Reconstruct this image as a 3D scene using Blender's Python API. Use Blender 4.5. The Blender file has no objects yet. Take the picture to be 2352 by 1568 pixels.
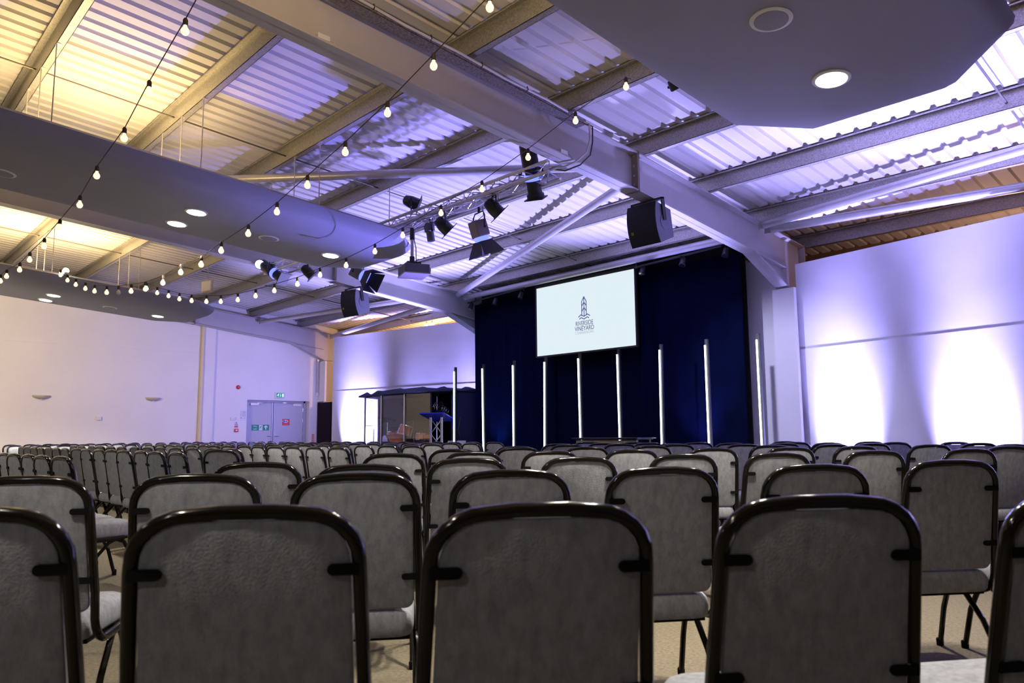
import bpy, math, random
from mathutils import Vector, Matrix

C = bpy.context.scene.collection
SC = bpy.context.scene
R = math.radians
PI = math.pi
random.seed(7)

# ------------------------------------------------------------------ camera
F_PX, YAW, PITCH, ROLL, CAM_H = 1715.0, R(46.8), 0.1225, -0.009, 1.04
cam = bpy.data.cameras.new('camera')
cam.sensor_width = 36.0
cam.lens = F_PX / 2352 * 36.0
cam.clip_start = 0.05
cam.dof.use_dof = True
cam.dof.focus_distance = 9.0
cam.dof.aperture_fstop = 5.0
co = bpy.data.objects.new('camera', cam)
C.objects.link(co)
fw = Vector((-math.sin(YAW) * math.cos(PITCH), math.cos(YAW) * math.cos(PITCH), math.sin(PITCH)))
rt0 = Vector((math.cos(YAW), math.sin(YAW), 0))
up0 = rt0.cross(fw)
rt = rt0 * math.cos(ROLL) + up0 * math.sin(ROLL)
up = -rt0 * math.sin(ROLL) + up0 * math.cos(ROLL)
co.matrix_world = Matrix(((rt.x, up.x, -fw.x, 0), (rt.y, up.y, -fw.y, 0), (rt.z, up.z, -fw.z, CAM_H), (0, 0, 0, 1)))
SC.camera = co

# ------------------------------------------------------------------ world, exposure
SC.view_settings.view_transform = 'Standard'
SC.view_settings.look = 'None'
SC.view_settings.gamma = 1.0
SC.view_settings.exposure = 0.0
SC.view_settings.use_curve_mapping = False
w = bpy.data.worlds.new('world')
SC.world = w
w.use_nodes = True
w.node_tree.nodes['Background'].inputs[0].default_value = (0.05, 0.05, 0.07, 1)
w.node_tree.nodes['Background'].inputs[1].default_value = 0.3

# ------------------------------------------------------------------ lights
WARM = (1.0, 0.70, 0.32)
CREAM = (1.0, 0.92, 0.78)
LILAC = (0.37, 0.34, 1.0)
BLUE = (0.22, 0.2, 1.0)
ICE = (0.66, 0.66, 1.0)

def lamp(name, kind, loc, target, power, color, size=0.1, angle=60, blend=0.6, sizey=None, spread=None):
    d = bpy.data.lights.new(name, kind)
    d.energy = power
    d.color = color
    if kind == 'SPOT':
        d.spot_size = R(angle)
        d.spot_blend = blend
        d.shadow_soft_size = size
    elif kind == 'AREA':
        d.size = size
        if sizey:
            d.shape = 'RECTANGLE'
            d.size_y = sizey
        if spread:
            d.spread = R(spread)
    else:
        d.shadow_soft_size = size
    o = bpy.data.objects.new(name, d)
    C.objects.link(o)
    o.location = loc
    if target is not None:
        o.rotation_euler = (Vector(target) - Vector(loc)).to_track_quat('-Z', 'Y').to_euler()
    return o

# warm lamps lying on top of the hanging panels, shining at the roof
lamp('uplight_warm', 'AREA', (-8.75, 1.5, 3.98), (-8.75, 1.55, 6), 120, WARM, 1.2, sizey=2.6)
lamp('uplight_warm', 'AREA', (-15.5, 2.4, 3.92), (-15.5, 2.45, 6), 210, WARM, 1.2, sizey=2.8)
lamp('uplight_warm', 'AREA', (-2.3, 1.2, 3.98), (-2.3, 1.25, 6), 430, WARM, 1.0, sizey=2.0)
# added blue and lilac spots imitating washer spill on the roof
for (x, y, tx, ty, p, c, an) in (
        (-6.5, 9.3, -6.9, 8.0, 2700, LILAC, 74), (-11.2, 9.4, -11.0, 7.6, 3200, LILAC, 74),
        (-6.9, 8.8, -7.5, 4.6, 3000, BLUE, 34), (-13.0, 9.4, -13.5, 8.2, 2600, LILAC, 62)):
    lamp('roof_fill', 'SPOT', (x, y, 0.55), (tx, ty, 4.3), p, c, 0.08, an, 0.8)
# wall washer bars at the foot of the two white flats
def bar(x, y, z, ang, length, power):
    o = lamp('wall_washer', 'AREA', (x, y, z), None, power, LILAC, length, sizey=0.08, spread=30)
    o.rotation_euler = (R(180 - 9), 0, ang)
    return o
for x in (-4.46, -2.80, -1.1, 0.5):
    y = 10.75 - (x + 5.16) * 0.1817
    bar(x - 0.03, y - 0.19, 0.1, R(-10.3), 0.75, 72)
for x, p, ln, gap in ((-17.45, 105, 1.4, 0.18), (-15.1, 90, 1.8, 0.10), (-13.75, 38, 0.8, 0.18)):  # middle bar is added behind the booth to brighten the flat
    y = 10.6 + (x + 18.62) * 0.1959
    bar(x, y - gap, 0.45, R(11.1), ln, p)
for (x, y, tx, ty, p) in ((-1.9, 9.3, -1.8, 8.2, 4500), (-4.2, 9.3, -3.9, 6.6, 1250), (-3.2, 9.2, -3.1, 9.0, 1800)):  # more added spots, for the bright roof over the right flat
    lamp('roof_fill_right', 'SPOT', (x, y, 0.3), (tx, ty, 4.3), p, LILAC, 0.08, 60, 0.8)
# added fill on the left wall: lilac from the stage side, warm from the rear
lamp('wall_fill', 'SPOT', (-14.6, 9.3, 2.2), (-19.5, 7.8, 2.2), 650, LILAC, 0.2, 96, 0.9)
lamp('wall_fill', 'SPOT', (-13.2, -1.2, 3.25), (-19.5, 3.0, 2.3), 1500, (1.0, 0.80, 0.56), 0.2, 82, 0.9)
lamp('stage_light', 'SPOT', (-10.8, 5.85, 3.6), (-14.9, 10.4, 0.9), 500, (1.0, 0.9, 0.8), 0.06, 26, 0.6)
lamp('curtain_fill', 'SPOT', (-6.6, 9.95, 0.45), (-6.7, 10.4, 2.2), 130, BLUE, 0.05, 70, 0.8)  # added blue spots that lift the curtain, no fixtures built
lamp('curtain_fill', 'SPOT', (-11.4, 9.95, 0.45), (-11.5, 10.4, 2.0), 90, (0.15, 0.35, 1.0), 0.05, 70, 0.8)
# lamps in the space behind the flats
lamp('back_lamp', 'POINT', (-2.5, 11.6, 3.0), None, 34, (1.0, 0.58, 0.40), 0.15)
lamp('back_lamp', 'POINT', (-15.5, 11.95, 3.0), None, 200, (1.0, 0.6, 0.28), 0.15)
# house light: wide lamps in the hanging panels (the visible discs are built below)
for cx in (-2.04, -8.75, -15.5):
    for (dx, y) in ((-0.31, 3.03), (0.31, 3.03), (0.0, 4.9), (0.0, -0.9)):
        z = 4.37 + 0.08 * (7 - y) - 1.15
        lamp('downlight_beam', 'SPOT', (cx + dx, y, z), (cx + dx, y, 0), 680 if cx < -15 else 620, CREAM, 0.09, 132, 0.9)
# added fill behind the camera to lift the chair backs, no fixtures built
for x in (-13.5, -7.0, -0.5):
    lamp('rear_fill', 'SPOT', (x, -4.5, 4.6), (x, -4.5, 0), 400, (1.0, 0.97, 0.98), 0.12, 150, 0.9)
# stage front light from the bar
lamp('stage_light', 'SPOT', (-6.6, 5.75, 3.3), (-9.0, 10.0, 0.5), 50, (0.75, 0.8, 1.0), 0.08, 60, 0.7)
lamp('stage_light', 'SPOT', (-7.36, 5.85, 3.6), (-5.4, 10.6, 1.4), 800, ICE, 0.06, 40, 0.8)
lamp('stage_light', 'SPOT', (-10.9, 5.7, 3.5), (-12.0, 9.5, 0.6), 320, BLUE, 0.08, 50, 0.7)

# ------------------------------------------------------------------ materials
def mat(name, col, rough=0.6, metal=0.0, noise=0.0, scale=20.0, bump=0.0, emit=None, strength=0.0, spec=None, detail=4, bscale=None, sheen=0.0):
    m = bpy.data.materials.new(name)
    m.use_nodes = True
    nt = m.node_tree
    b = nt.nodes['Principled BSDF']
    b.inputs['Base Color'].default_value = (*col, 1)
    b.inputs['Roughness'].default_value = rough
    b.inputs['Metallic'].default_value = metal
    if spec is not None:
        b.inputs['Specular IOR Level'].default_value = spec
    if sheen:
        b.inputs['Sheen Weight'].default_value = sheen
    if emit is not None:
        b.inputs['Emission Color'].default_value = (*emit, 1)
        b.inputs['Emission Strength'].default_value = strength
    if noise or bump:
        tc = nt.nodes.new('ShaderNodeTexCoord')
        n = nt.nodes.new('ShaderNodeTexNoise')
        n.inputs['Scale'].default_value = scale
        n.inputs['Detail'].default_value = detail
        nt.links.new(tc.outputs['Object'], n.inputs['Vector'])
        if noise:
            r = nt.nodes.new('ShaderNodeMapRange')
            r.inputs['From Min'].default_value = 0.3
            r.inputs['From Max'].default_value = 0.7
            r.inputs['To Min'].default_value = 1 - noise
            r.inputs['To Max'].default_value = 1 + noise
            nt.links.new(n.outputs['Fac'], r.inputs['Value'])
            mx = nt.nodes.new('ShaderNodeVectorMath')
            mx.operation = 'SCALE'
            mx.inputs[0].default_value = col
            nt.links.new(r.outputs['Result'], mx.inputs['Scale'])
            nt.links.new(mx.outputs['Vector'], b.inputs['Base Color'])
        if bump:
            src = n
            if bscale:
                src = nt.nodes.new('ShaderNodeTexNoise')
                src.inputs['Scale'].default_value = bscale
                src.inputs['Detail'].default_value = 5
                nt.links.new(tc.outputs['Object'], src.inputs['Vector'])
            bp = nt.nodes.new('ShaderNodeBump')
            bp.inputs['Strength'].default_value = bump
            bp.inputs['Distance'].default_value = 0.02
            nt.links.new(src.outputs['Fac'], bp.inputs['Height'])
            nt.links.new(bp.outputs['Normal'], b.inputs['Normal'])
    return m

M = {}
M['wall'] = mat('white_wall_paint', (0.78, 0.76, 0.75), 0.7, noise=0.02, scale=1.5, bump=0.05, bscale=6)
M['flat'] = mat('white_flat_paint', (0.74, 0.73, 0.76), 0.65, noise=0.05, scale=0.9, bump=0.25, bscale=1.3)
M['roof'] = mat('white_roof_sheet', (0.60, 0.58, 0.57), 0.5, noise=0.03, scale=2)
M['rafter'] = mat('grey_steel_paint', (0.48, 0.46, 0.47), 0.5, noise=0.03, scale=4)
M['tube'] = mat('grey_tube_paint', (0.55, 0.54, 0.55), 0.32, metal=0.35, noise=0.04, scale=8)
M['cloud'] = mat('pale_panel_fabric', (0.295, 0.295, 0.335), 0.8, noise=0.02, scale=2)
M['white_plastic'] = mat('white_plastic', (0.75, 0.74, 0.72), 0.45)
M['lens'] = mat('lit_lens', (1, 1, 0.95), 0.4, emit=(1.0, 0.97, 0.85), strength=25)
M['bulb'] = mat('lit_bulb', (1, 0.8, 0.6), 0.3, emit=(1.0, 0.66, 0.44), strength=1.6)
M['bulb_off'] = mat('clear_bulb', (0.6, 0.55, 0.5), 0.1, spec=0.6)
M['cord'] = mat('dark_cord', (0.05, 0.035, 0.025), 0.6)
M['black'] = mat('black_metal', (0.012, 0.012, 0.014), 0.5)
M['black_gloss'] = mat('black_plastic', (0.02, 0.02, 0.025), 0.3)
M['grille'] = mat('speaker_grille', (0.010, 0.010, 0.012), 0.75)
M['cabinet'] = mat('speaker_cabinet', (0.10, 0.10, 0.13), 0.6)
M['alu'] = mat('truss_aluminium', (0.62, 0.60, 0.56), 0.3, metal=0.9, noise=0.05, scale=12)
M['wire'] = mat('steel_wire', (0.55, 0.52, 0.48), 0.45, metal=0.5)
M['rod'] = mat('dark_tie_rod', (0.16, 0.14, 0.12), 0.5, metal=0.4)
M['pvc'] = mat('grey_pvc_cable', (0.55, 0.53, 0.55), 0.5)
M['carpet'] = mat('brown_carpet', (0.135, 0.112, 0.072), 0.95, noise=0.28, scale=60, bump=0.5, bscale=180)
M['chair_frame'] = mat('dark_bronze_tube', (0.007, 0.0055, 0.004), 0.12, metal=0.0, spec=0.28)
M['rubber'] = mat('black_rubber', (0.005, 0.005, 0.005), 0.8, spec=0.1)
M['velvet'] = mat('navy_velvet', (0.0010, 0.0032, 0.020), 0.9, noise=0.2, scale=3, spec=0.05)
M['blackcloth'] = mat('black_cloth', (0.004, 0.004, 0.006), 0.9)
M['screen'] = mat('lit_screen', (0.02, 0.02, 0.02), 0.6, emit=(0.735, 0.86, 0.90), strength=1.0)
M['ink'] = mat('screen_ink', (0.01, 0.01, 0.02), 0.6, emit=(0.075, 0.095, 0.27), strength=1.0)
M['ink_pale'] = mat('screen_ink_pale', (0.02, 0.02, 0.02), 0.6, emit=(0.42, 0.50, 0.58), strength=1.0)
M['led'] = mat('lit_tube', (1, 1, 1), 0.4, emit=(0.80, 0.88, 1.0), strength=7)
M['door'] = mat('grey_door_paint', (0.46, 0.46, 0.52), 0.5)
M['doorframe'] = mat('grey_frame_paint', (0.36, 0.36, 0.42), 0.5)
M['steel'] = mat('brushed_steel', (0.5, 0.5, 0.52), 0.35, metal=0.8)
M['maroon'] = mat('dark_maroon_panel', (0.013, 0.004, 0.008), 0.7, spec=0.15)
M['green'] = mat('green_sign', (0.0, 0.25, 0.15), 0.5)
M['greenlit'] = mat('green_lit_sign', (0.0, 0.22, 0.14), 0.5, emit=(0.0, 0.30, 0.19), strength=0.5)
M['whitelit'] = mat('white_lit_sign', (0.8, 0.9, 0.85), 0.5, emit=(0.7, 0.95, 0.85), strength=0.6)
M['red'] = mat('red_plastic', (0.55, 0.012, 0.03), 0.4)
M['blueink'] = mat('blue_print', (0.03, 0.10, 0.5), 0.5)
M['white'] = mat('white_print', (0.8, 0.8, 0.8), 0.5)
M['paper'] = mat('paper', (0.72, 0.71, 0.75), 0.7)
M['dark_print'] = mat('dark_print', (0.12, 0.11, 0.16), 0.6)
M['orange'] = mat('orange_print', (0.75, 0.16, 0.05), 0.5)
M['sconce'] = mat('beige_plaster', (0.52, 0.46, 0.38), 0.7)
M['cream_pipe'] = mat('cream_pipe_paint', (0.66, 0.56, 0.40), 0.5)
M['stagefloor'] = mat('black_stage_floor', (0.02, 0.02, 0.022), 0.5, noise=0.2, scale=10)
M['tabletop'] = mat('dark_table_top', (0.03, 0.03, 0.05), 0.35)
M['tan'] = mat('tan_board', (0.42, 0.36, 0.2), 0.6)
M['drumwood'] = mat('amber_drum_shell', (0.62, 0.20, 0.07), 0.25, noise=0.15, scale=14)
M['chrome'] = mat('chrome', (0.8, 0.8, 0.8), 0.12, metal=1.0)
M['brass'] = mat('brass_cymbal', (0.7, 0.5, 0.18), 0.25, metal=1.0)
M['drumhead'] = mat('drum_head', (0.55, 0.50, 0.46), 0.5)
M['foam'] = mat('navy_foam', (0.012, 0.016, 0.055), 0.9, bump=0.4, scale=25)
M['tealcloth'] = mat('teal_cloth', (0.012, 0.04, 0.05), 0.85)
M['olive'] = mat('olive_cloth', (0.085, 0.065, 0.025), 0.85)
M['lectern_blue'] = mat('blue_lit_board', (0.03, 0.04, 0.55), 0.3)  # blue stage light on the board is put into its colour
M['rose'] = mat('fan_hub', (0.5, 0.25, 0.2), 0.5)
M['yellow'] = mat('yellow_badge', (0.7, 0.5, 0.03), 0.5)
M['blue_glow'] = mat('blue_lit_lens', (0.1, 0.1, 0.8), 0.3, emit=(0.10, 0.13, 1.0), strength=3.0)
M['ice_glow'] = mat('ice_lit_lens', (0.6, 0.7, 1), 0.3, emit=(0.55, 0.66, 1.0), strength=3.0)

def galv():
    m = mat('galvanised_steel', (0.44, 0.42, 0.37), 0.42, metal=0.55)
    nt = m.node_tree
    b = nt.nodes['Principled BSDF']
    tc = nt.nodes.new('ShaderNodeTexCoord')
    v = nt.nodes.new('ShaderNodeTexVoronoi')
    v.inputs['Scale'].default_value = 100
    nt.links.new(tc.outputs['Object'], v.inputs['Vector'])
    cr = nt.nodes.new('ShaderNodeValToRGB')
    cr.color_ramp.elements[0].color = (0.27, 0.26, 0.24, 1)
    cr.color_ramp.elements[1].color = (0.56, 0.54, 0.48, 1)
    nt.links.new(v.outputs['Color'], cr.inputs['Fac'])
    nt.links.new(cr.outputs['Color'], b.inputs['Base Color'])
    return m
M['galv'] = galv()

def fabric(name, a, b_, weave=220):
    m = bpy.data.materials.new(name)
    m.use_nodes = True
    nt = m.node_tree
    b = nt.nodes['Principled BSDF']
    b.inputs['Roughness'].default_value = 0.92
    b.inputs['Specular IOR Level'].default_value = 0.15
    tc = nt.nodes.new('ShaderNodeTexCoord')
    mp = nt.nodes.new('ShaderNodeMapping')
    mp.inputs['Scale'].default_value = (1.0, 1.0, 0.45)
    nt.links.new(tc.outputs['Object'], mp.inputs['Vector'])
    n = nt.nodes.new('ShaderNodeTexNoise')
    n.inputs['Scale'].default_value = 42
    n.inputs['Detail'].default_value = 7
    n.inputs['Roughness'].default_value = 0.7
    nt.links.new(mp.outputs['Vector'], n.inputs['Vector'])
    cr = nt.nodes.new('ShaderNodeValToRGB')
    cr.color_ramp.elements[0].position = 0.32
    cr.color_ramp.elements[1].position = 0.68
    cr.color_ramp.elements[0].color = (*a, 1)
    cr.color_ramp.elements[1].color = (*b_, 1)
    nt.links.new(n.outputs['Fac'], cr.inputs['Fac'])
    nt.links.new(cr.outputs['Color'], b.inputs['Base Color'])
    n2 = nt.nodes.new('ShaderNodeTexNoise')
    n2.inputs['Scale'].default_value = weave
    nt.links.new(tc.outputs['Object'], n2.inputs['Vector'])
    bp = nt.nodes.new('ShaderNodeBump')
    bp.inputs['Strength'].default_value = 0.35
    bp.inputs['Distance'].default_value = 0.004
    nt.links.new(n2.outputs['Fac'], bp.inputs['Height'])
    nt.links.new(bp.outputs['Normal'], b.inputs['Normal'])
    return m
M['fabric'] = fabric('grey_chair_fabric', (0.175, 0.18, 0.205), (0.29, 0.295, 0.32))

def glass():
    m = bpy.data.materials.new('clear_acrylic')
    m.use_nodes = True
    nt = m.node_tree
    b = nt.nodes['Principled BSDF']
    nt.nodes.remove(b)
    t = nt.nodes.new('ShaderNodeBsdfTransparent')
    t.inputs[0].default_value = (0.9, 0.9, 0.9, 1)
    g = nt.nodes.new('ShaderNodeBsdfGlossy')
    g.inputs['Roughness'].default_value = 0.02
    mx = nt.nodes.new('ShaderNodeMixShader')
    mx.inputs[0].default_value = 0.07
    nt.links.new(t.outputs[0], mx.inputs[1])
    nt.links.new(g.outputs[0], mx.inputs[2])
    nt.links.new(mx.outputs[0], nt.nodes['Material Output'].inputs[0])
    return m
M['acrylic'] = glass()

# ------------------------------------------------------------------ mesh builder
class MB:
    def __init__(self):
        self.v, self.f = [], []

    def add(self, vs, fs):
        o = len(self.v)
        self.v += [tuple(p) for p in vs]
        self.f += [tuple(i + o for i in q) for q in fs]
        return self

    def box(self, x0, x1, y0, y1, z0, z1):
        vs = [(x0, y0, z0), (x1, y0, z0), (x1, y1, z0), (x0, y1, z0), (x0, y0, z1), (x1, y0, z1), (x1, y1, z1), (x0, y1, z1)]
        return self.add(vs, [(0, 3, 2, 1), (4, 5, 6, 7), (0, 1, 5, 4), (1, 2, 6, 5), (2, 3, 7, 6), (3, 0, 4, 7)])

    def hexa(self, bottom, top):
        return self.add(list(bottom) + list(top), [(3, 2, 1, 0), (4, 5, 6, 7), (0, 1, 5, 4), (1, 2, 6, 5), (2, 3, 7, 6), (3, 0, 4, 7)])

    def obox(self, c, ax, ay, az):
        c, ax, ay, az = Vector(c), Vector(ax), Vector(ay), Vector(az)
        q = [(-1, -1), (1, -1), (1, 1), (-1, 1)]
        return self.hexa([c + ax * i + ay * j - az for i, j in q], [c + ax * i + ay * j + az for i, j in q])

    def prism(self, poly, z0, z1):
        n = len(poly)
        return self.add([(x, y, z0) for x, y in poly] + [(x, y, z1) for x, y in poly],
                        [tuple(range(n - 1, -1, -1)), tuple(range(n, 2 * n))] + [(i, (i + 1) % n, n + (i + 1) % n, n + i) for i in range(n)])

    def extrude(self, loop, d):
        """closed 3D loop swept by vector d"""
        n = len(loop)
        a = [Vector(p) for p in loop]
        b = [p + Vector(d) for p in a]
        return self.add(a + b, [tuple(range(n - 1, -1, -1)), tuple(range(n, 2 * n))] + [(i, (i + 1) % n, n + (i + 1) % n, n + i) for i in range(n)])

    def tube(self, pts, r, n=8, closed=False, caps=True, r2=None, ref=None):
        pts = [Vector(p) for p in pts]
        m = len(pts)
        rr = r if isinstance(r, (list, tuple)) else [r] * m
        k = (r2 / r) if (r2 and not isinstance(r, (list, tuple))) else 1.0
        tang = []
        for i in range(m):
            a = pts[(i - 1) % m] if (closed or i > 0) else pts[i]
            b = pts[(i + 1) % m] if (closed or i < m - 1) else pts[i]
            t = b - a
            tang.append(t.normalized() if t.length > 1e-9 else Vector((0, 0, 1)))
        u = Vector(ref) if ref else (Vector((0, 0, 1)) if abs(tang[0].z) < 0.9 else Vector((1, 0, 0)))
        rings = []
        for i in range(m):
            t = tang[i]
            u = u - t * u.dot(t)
            if u.length < 1e-6:
                u = t.orthogonal()
            u.normalize()
            w_ = t.cross(u)
            rings.append([pts[i] + u * (math.cos(2 * PI * j / n) * rr[i]) + w_ * (math.sin(2 * PI * j / n) * rr[i] * k) for j in range(n)])
        vs = [p for q in rings for p in q]
        fs = []
        for i in range(m if closed else m - 1):
            a, b = i * n, ((i + 1) % m) * n
            for j in range(n):
                fs.append((a + j, a + (j + 1) % n, b + (j + 1) % n, b + j))
        if caps and not closed:
            fs.append(tuple(range(n - 1, -1, -1)))
            fs.append(tuple(range((m - 1) * n, m * n)))
        return self.add(vs, fs)

    def lathe(self, prof, n=20, c=(0, 0, 0), axis=(0, 0, 1)):
        ax = Vector(axis).normalized()
        u = ax.orthogonal().normalized()
        w_ = ax.cross(u)
        c = Vector(c)
        vs = []
        for r, h in prof:
            for j in range(n):
                a = 2 * PI * j / n
                vs.append(c + ax * h + u * (r * math.cos(a)) + w_ * (r * math.sin(a)))
        fs = []
        m = len(prof)
        for i in range(m - 1):
            for j in range(n):
                fs.append((i * n + j, i * n + (j + 1) % n, (i + 1) * n + (j + 1) % n, (i + 1) * n + j))
        fs.append(tuple(range(n - 1, -1, -1)))
        fs.append(tuple(range((m - 1) * n, m * n)))
        return self.add(vs, fs)

    def ball(self, c, r, n=10, sz=1.0):
        m = max(4, n // 2 + 1)
        return self.lathe([(max(r * math.sin(PI * i / m), r * 0.02), -r * sz * math.cos(PI * i / m)) for i in range(m + 1)], n, c)

    def build(self, name, material, parent=None, smooth=True, angle=0.7, loc=None, bevel=0.0):
        me = bpy.data.meshes.new(name)
        me.from_pydata(self.v, [], self.f)
        me.update()
        if smooth:
            me.shade_smooth()
            me.set_sharp_from_angle(angle=angle)
        me.materials.append(material)
        o = bpy.data.objects.new(name, me)
        C.objects.link(o)
        if parent is not None:
            o.parent = parent
        if loc is not None:
            o.location = loc
        if bevel:
            b = o.modifiers.new('bevel', 'BEVEL')
            b.width = bevel
            b.segments = 2
            b.limit_method = 'ANGLE'
        return o

def thing(name, label, cat, loc=(0, 0, 0), rz=0.0, group=None):
    o = bpy.data.objects.new(name, None)
    C.objects.link(o)
    o.empty_display_size = 0.1
    o.location = loc
    o.rotation_euler = (0, 0, rz)
    o['label'] = label
    o['category'] = cat
    if group:
        o['group'] = group
    return o

def tag(o, label, cat, group=None):
    o['label'] = label
    o['category'] = cat
    if group:
        o['group'] = group
    return o

def struct(o):
    o['kind'] = 'structure'
    return o

def dup(root, loc, rz, label, group=None):
    r = root.copy()
    C.objects.link(r)
    r.location = loc
    r.rotation_euler = (0, 0, rz)
    r['label'] = label
    if group:
        r['group'] = group
    for ch in list(root.children):
        c = ch.copy()
        C.objects.link(c)
        c.parent = r
        for g in list(ch.children):
            d = g.copy()
            C.objects.link(d)
            d.parent = c
    return r

def text(name, body, size, matrix, material, parent, ext=0.002, align='CENTER', sx=1.0):
    cu = bpy.data.curves.new(name, 'FONT')
    cu.body = body
    cu.size = size
    cu.align_x = align
    cu.align_y = 'CENTER'
    cu.extrude = ext
    tmp = bpy.data.objects.new(name, cu)
    C.objects.link(tmp)
    dg = bpy.context.evaluated_depsgraph_get()
    me = bpy.data.meshes.new_from_object(tmp.evaluated_get(dg))
    bpy.data.objects.remove(tmp)
    me.materials.clear()
    me.materials.append(material)
    o = bpy.data.objects.new(name, me)
    C.objects.link(o)
    me.transform(matrix @ Matrix.Diagonal((sx, 1, 1, 1)))
    o.parent = parent
    return o

def on_wall_x(x, y, z):
    """matrix: text readable when looking towards -X (left wall)"""
    return Matrix(((0, 0, 1, x), (1, 0, 0, y), (0, 1, 0, z), (0, 0, 0, 1)))

def on_wall_y(x, y, z):
    """matrix: text readable when looking towards +Y"""
    return Matrix(((1, 0, 0, x), (0, 0, -1, y), (0, 1, 0, z), (0, 0, 0, 1)))

# ------------------------------------------------------------------ setting
def zr(y):            # top flange line of the rafters = underside of the purlins
    return 4.37 + 0.08 * (7 - y) if y < 7 else 4.37 - 0.105 * (y - 7)

XW, XR, YB, YE = -19.5, 6.0, -8.0, 12.3
struct(MB().box(XW - 0.4, XR + 0.2, YB - 0.2, YE + 0.2, -0.1, 0).build('floor', M['carpet'], smooth=False))

# roof: profiled sheets, ribs run down the slope
def roof():
    b = MB()
    pitch, x = 0.2, XW - 0.1
    prof = []
    while x < XR + 0.1:
        prof += [(x, 0), (x + 0.125, 0), (x + 0.143, 0.035), (x + 0.182, 0.035)]
        x += pitch
    ys = [YB, 7.0, YE]
    H = 0.205
    vs, fs = [], []
    for y in ys:
        for px, pz in prof:
            vs.append((px, y, zr(y) + H + pz))
    n = len(prof)
    for k in range(len(ys) - 1):
        for i in range(n - 1):
            fs.append((k * n + i, k * n + i + 1, (k + 1) * n + i + 1, (k + 1) * n + i))
    b.add(vs, fs)
    o = b.build('ceiling', M['roof'], smooth=False)
    s = o.modifiers.new('thickness', 'SOLIDIFY')
    s.thickness = -0.01
    return o
struct(roof())

# left wall with a recess for the double door
D0, D1, DH = 8.55, 10.37, 2.0
b = MB()
b.box(XW - 0.3, XW, YB, D0, 0, 5.7)
b.box(XW - 0.3, XW, D1, YE, 0, 4.4)
b.hexa([(XW - 0.3, D0, DH), (XW, D0, DH), (XW, D1, DH), (XW - 0.3, D1, DH)],
       [(XW - 0.3, D0, 4.6), (XW, D0, 4.6), (XW, D1, 4.6), (XW - 0.3, D1, 4.6)])
struct(b.build('wall_left', M['wall'], smooth=False))
b = MB().box(XW - 0.02, XW + 0.055, 7.31, 7.62, 0, 4.0)
struct(b.build('trim_1', M['wall'], smooth=False))
struct(MB().box(XW, XW + 0.012, -2, 7.29, 3.17, 3.185).build('trim_2', M['wall'], smooth=False))
struct(MB().box(XW - 0.3, XR, YE, YE + 0.2, 0, 4.2).build('wall_back', mat('brown_back_wall', (0.30, 0.20, 0.13), 0.8), smooth=False))
struct(MB().box(XR, XR + 0.2, YB, YE, 0, 5.7).build('wall_right', M['wall'], smooth=False))
struct(MB().box(XW - 0.3, XR, YB - 0.2, YB, 0, 5.8).build('wall_rear', mat('dark_rear_wall', (0.10, 0.09, 0.08), 0.8), smooth=False))

# white flats on both sides of the stage
def flat(name, p, q, h, t=0.12):
    p, q = Vector((*p, 0)), Vector((*q, 0))
    d = (q - p).normalized()
    nrm = Vector((-d.y, d.x, 0))
    b = MB()
    up_ = lambda k: Vector((0, 0, k))
    hs = 2.25                     # lower boards stand a little proud of the upper ones
    b.hexa([p, q, q + nrm * t, p + nrm * t], [v + up_(hs) for v in (p, q, q + nrm * t, p + nrm * t)])
    p2, q2 = p + nrm * 0.0035, q + nrm * 0.0035
    b.hexa([v + up_(hs) for v in (p2, q2, q + nrm * t, p + nrm * t)], [v + up_(h) for v in (p2, q2, q + nrm * t, p + nrm * t)])
    return struct(b.build(name, M['flat'], smooth=False))
flat('wall_stage_left', (-18.62, 10.6), (-12.75, 11.75), 3.77)
flat('wall_stage_right', (-5.16, 10.75), (1.5, 9.54), 3.55)

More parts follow.
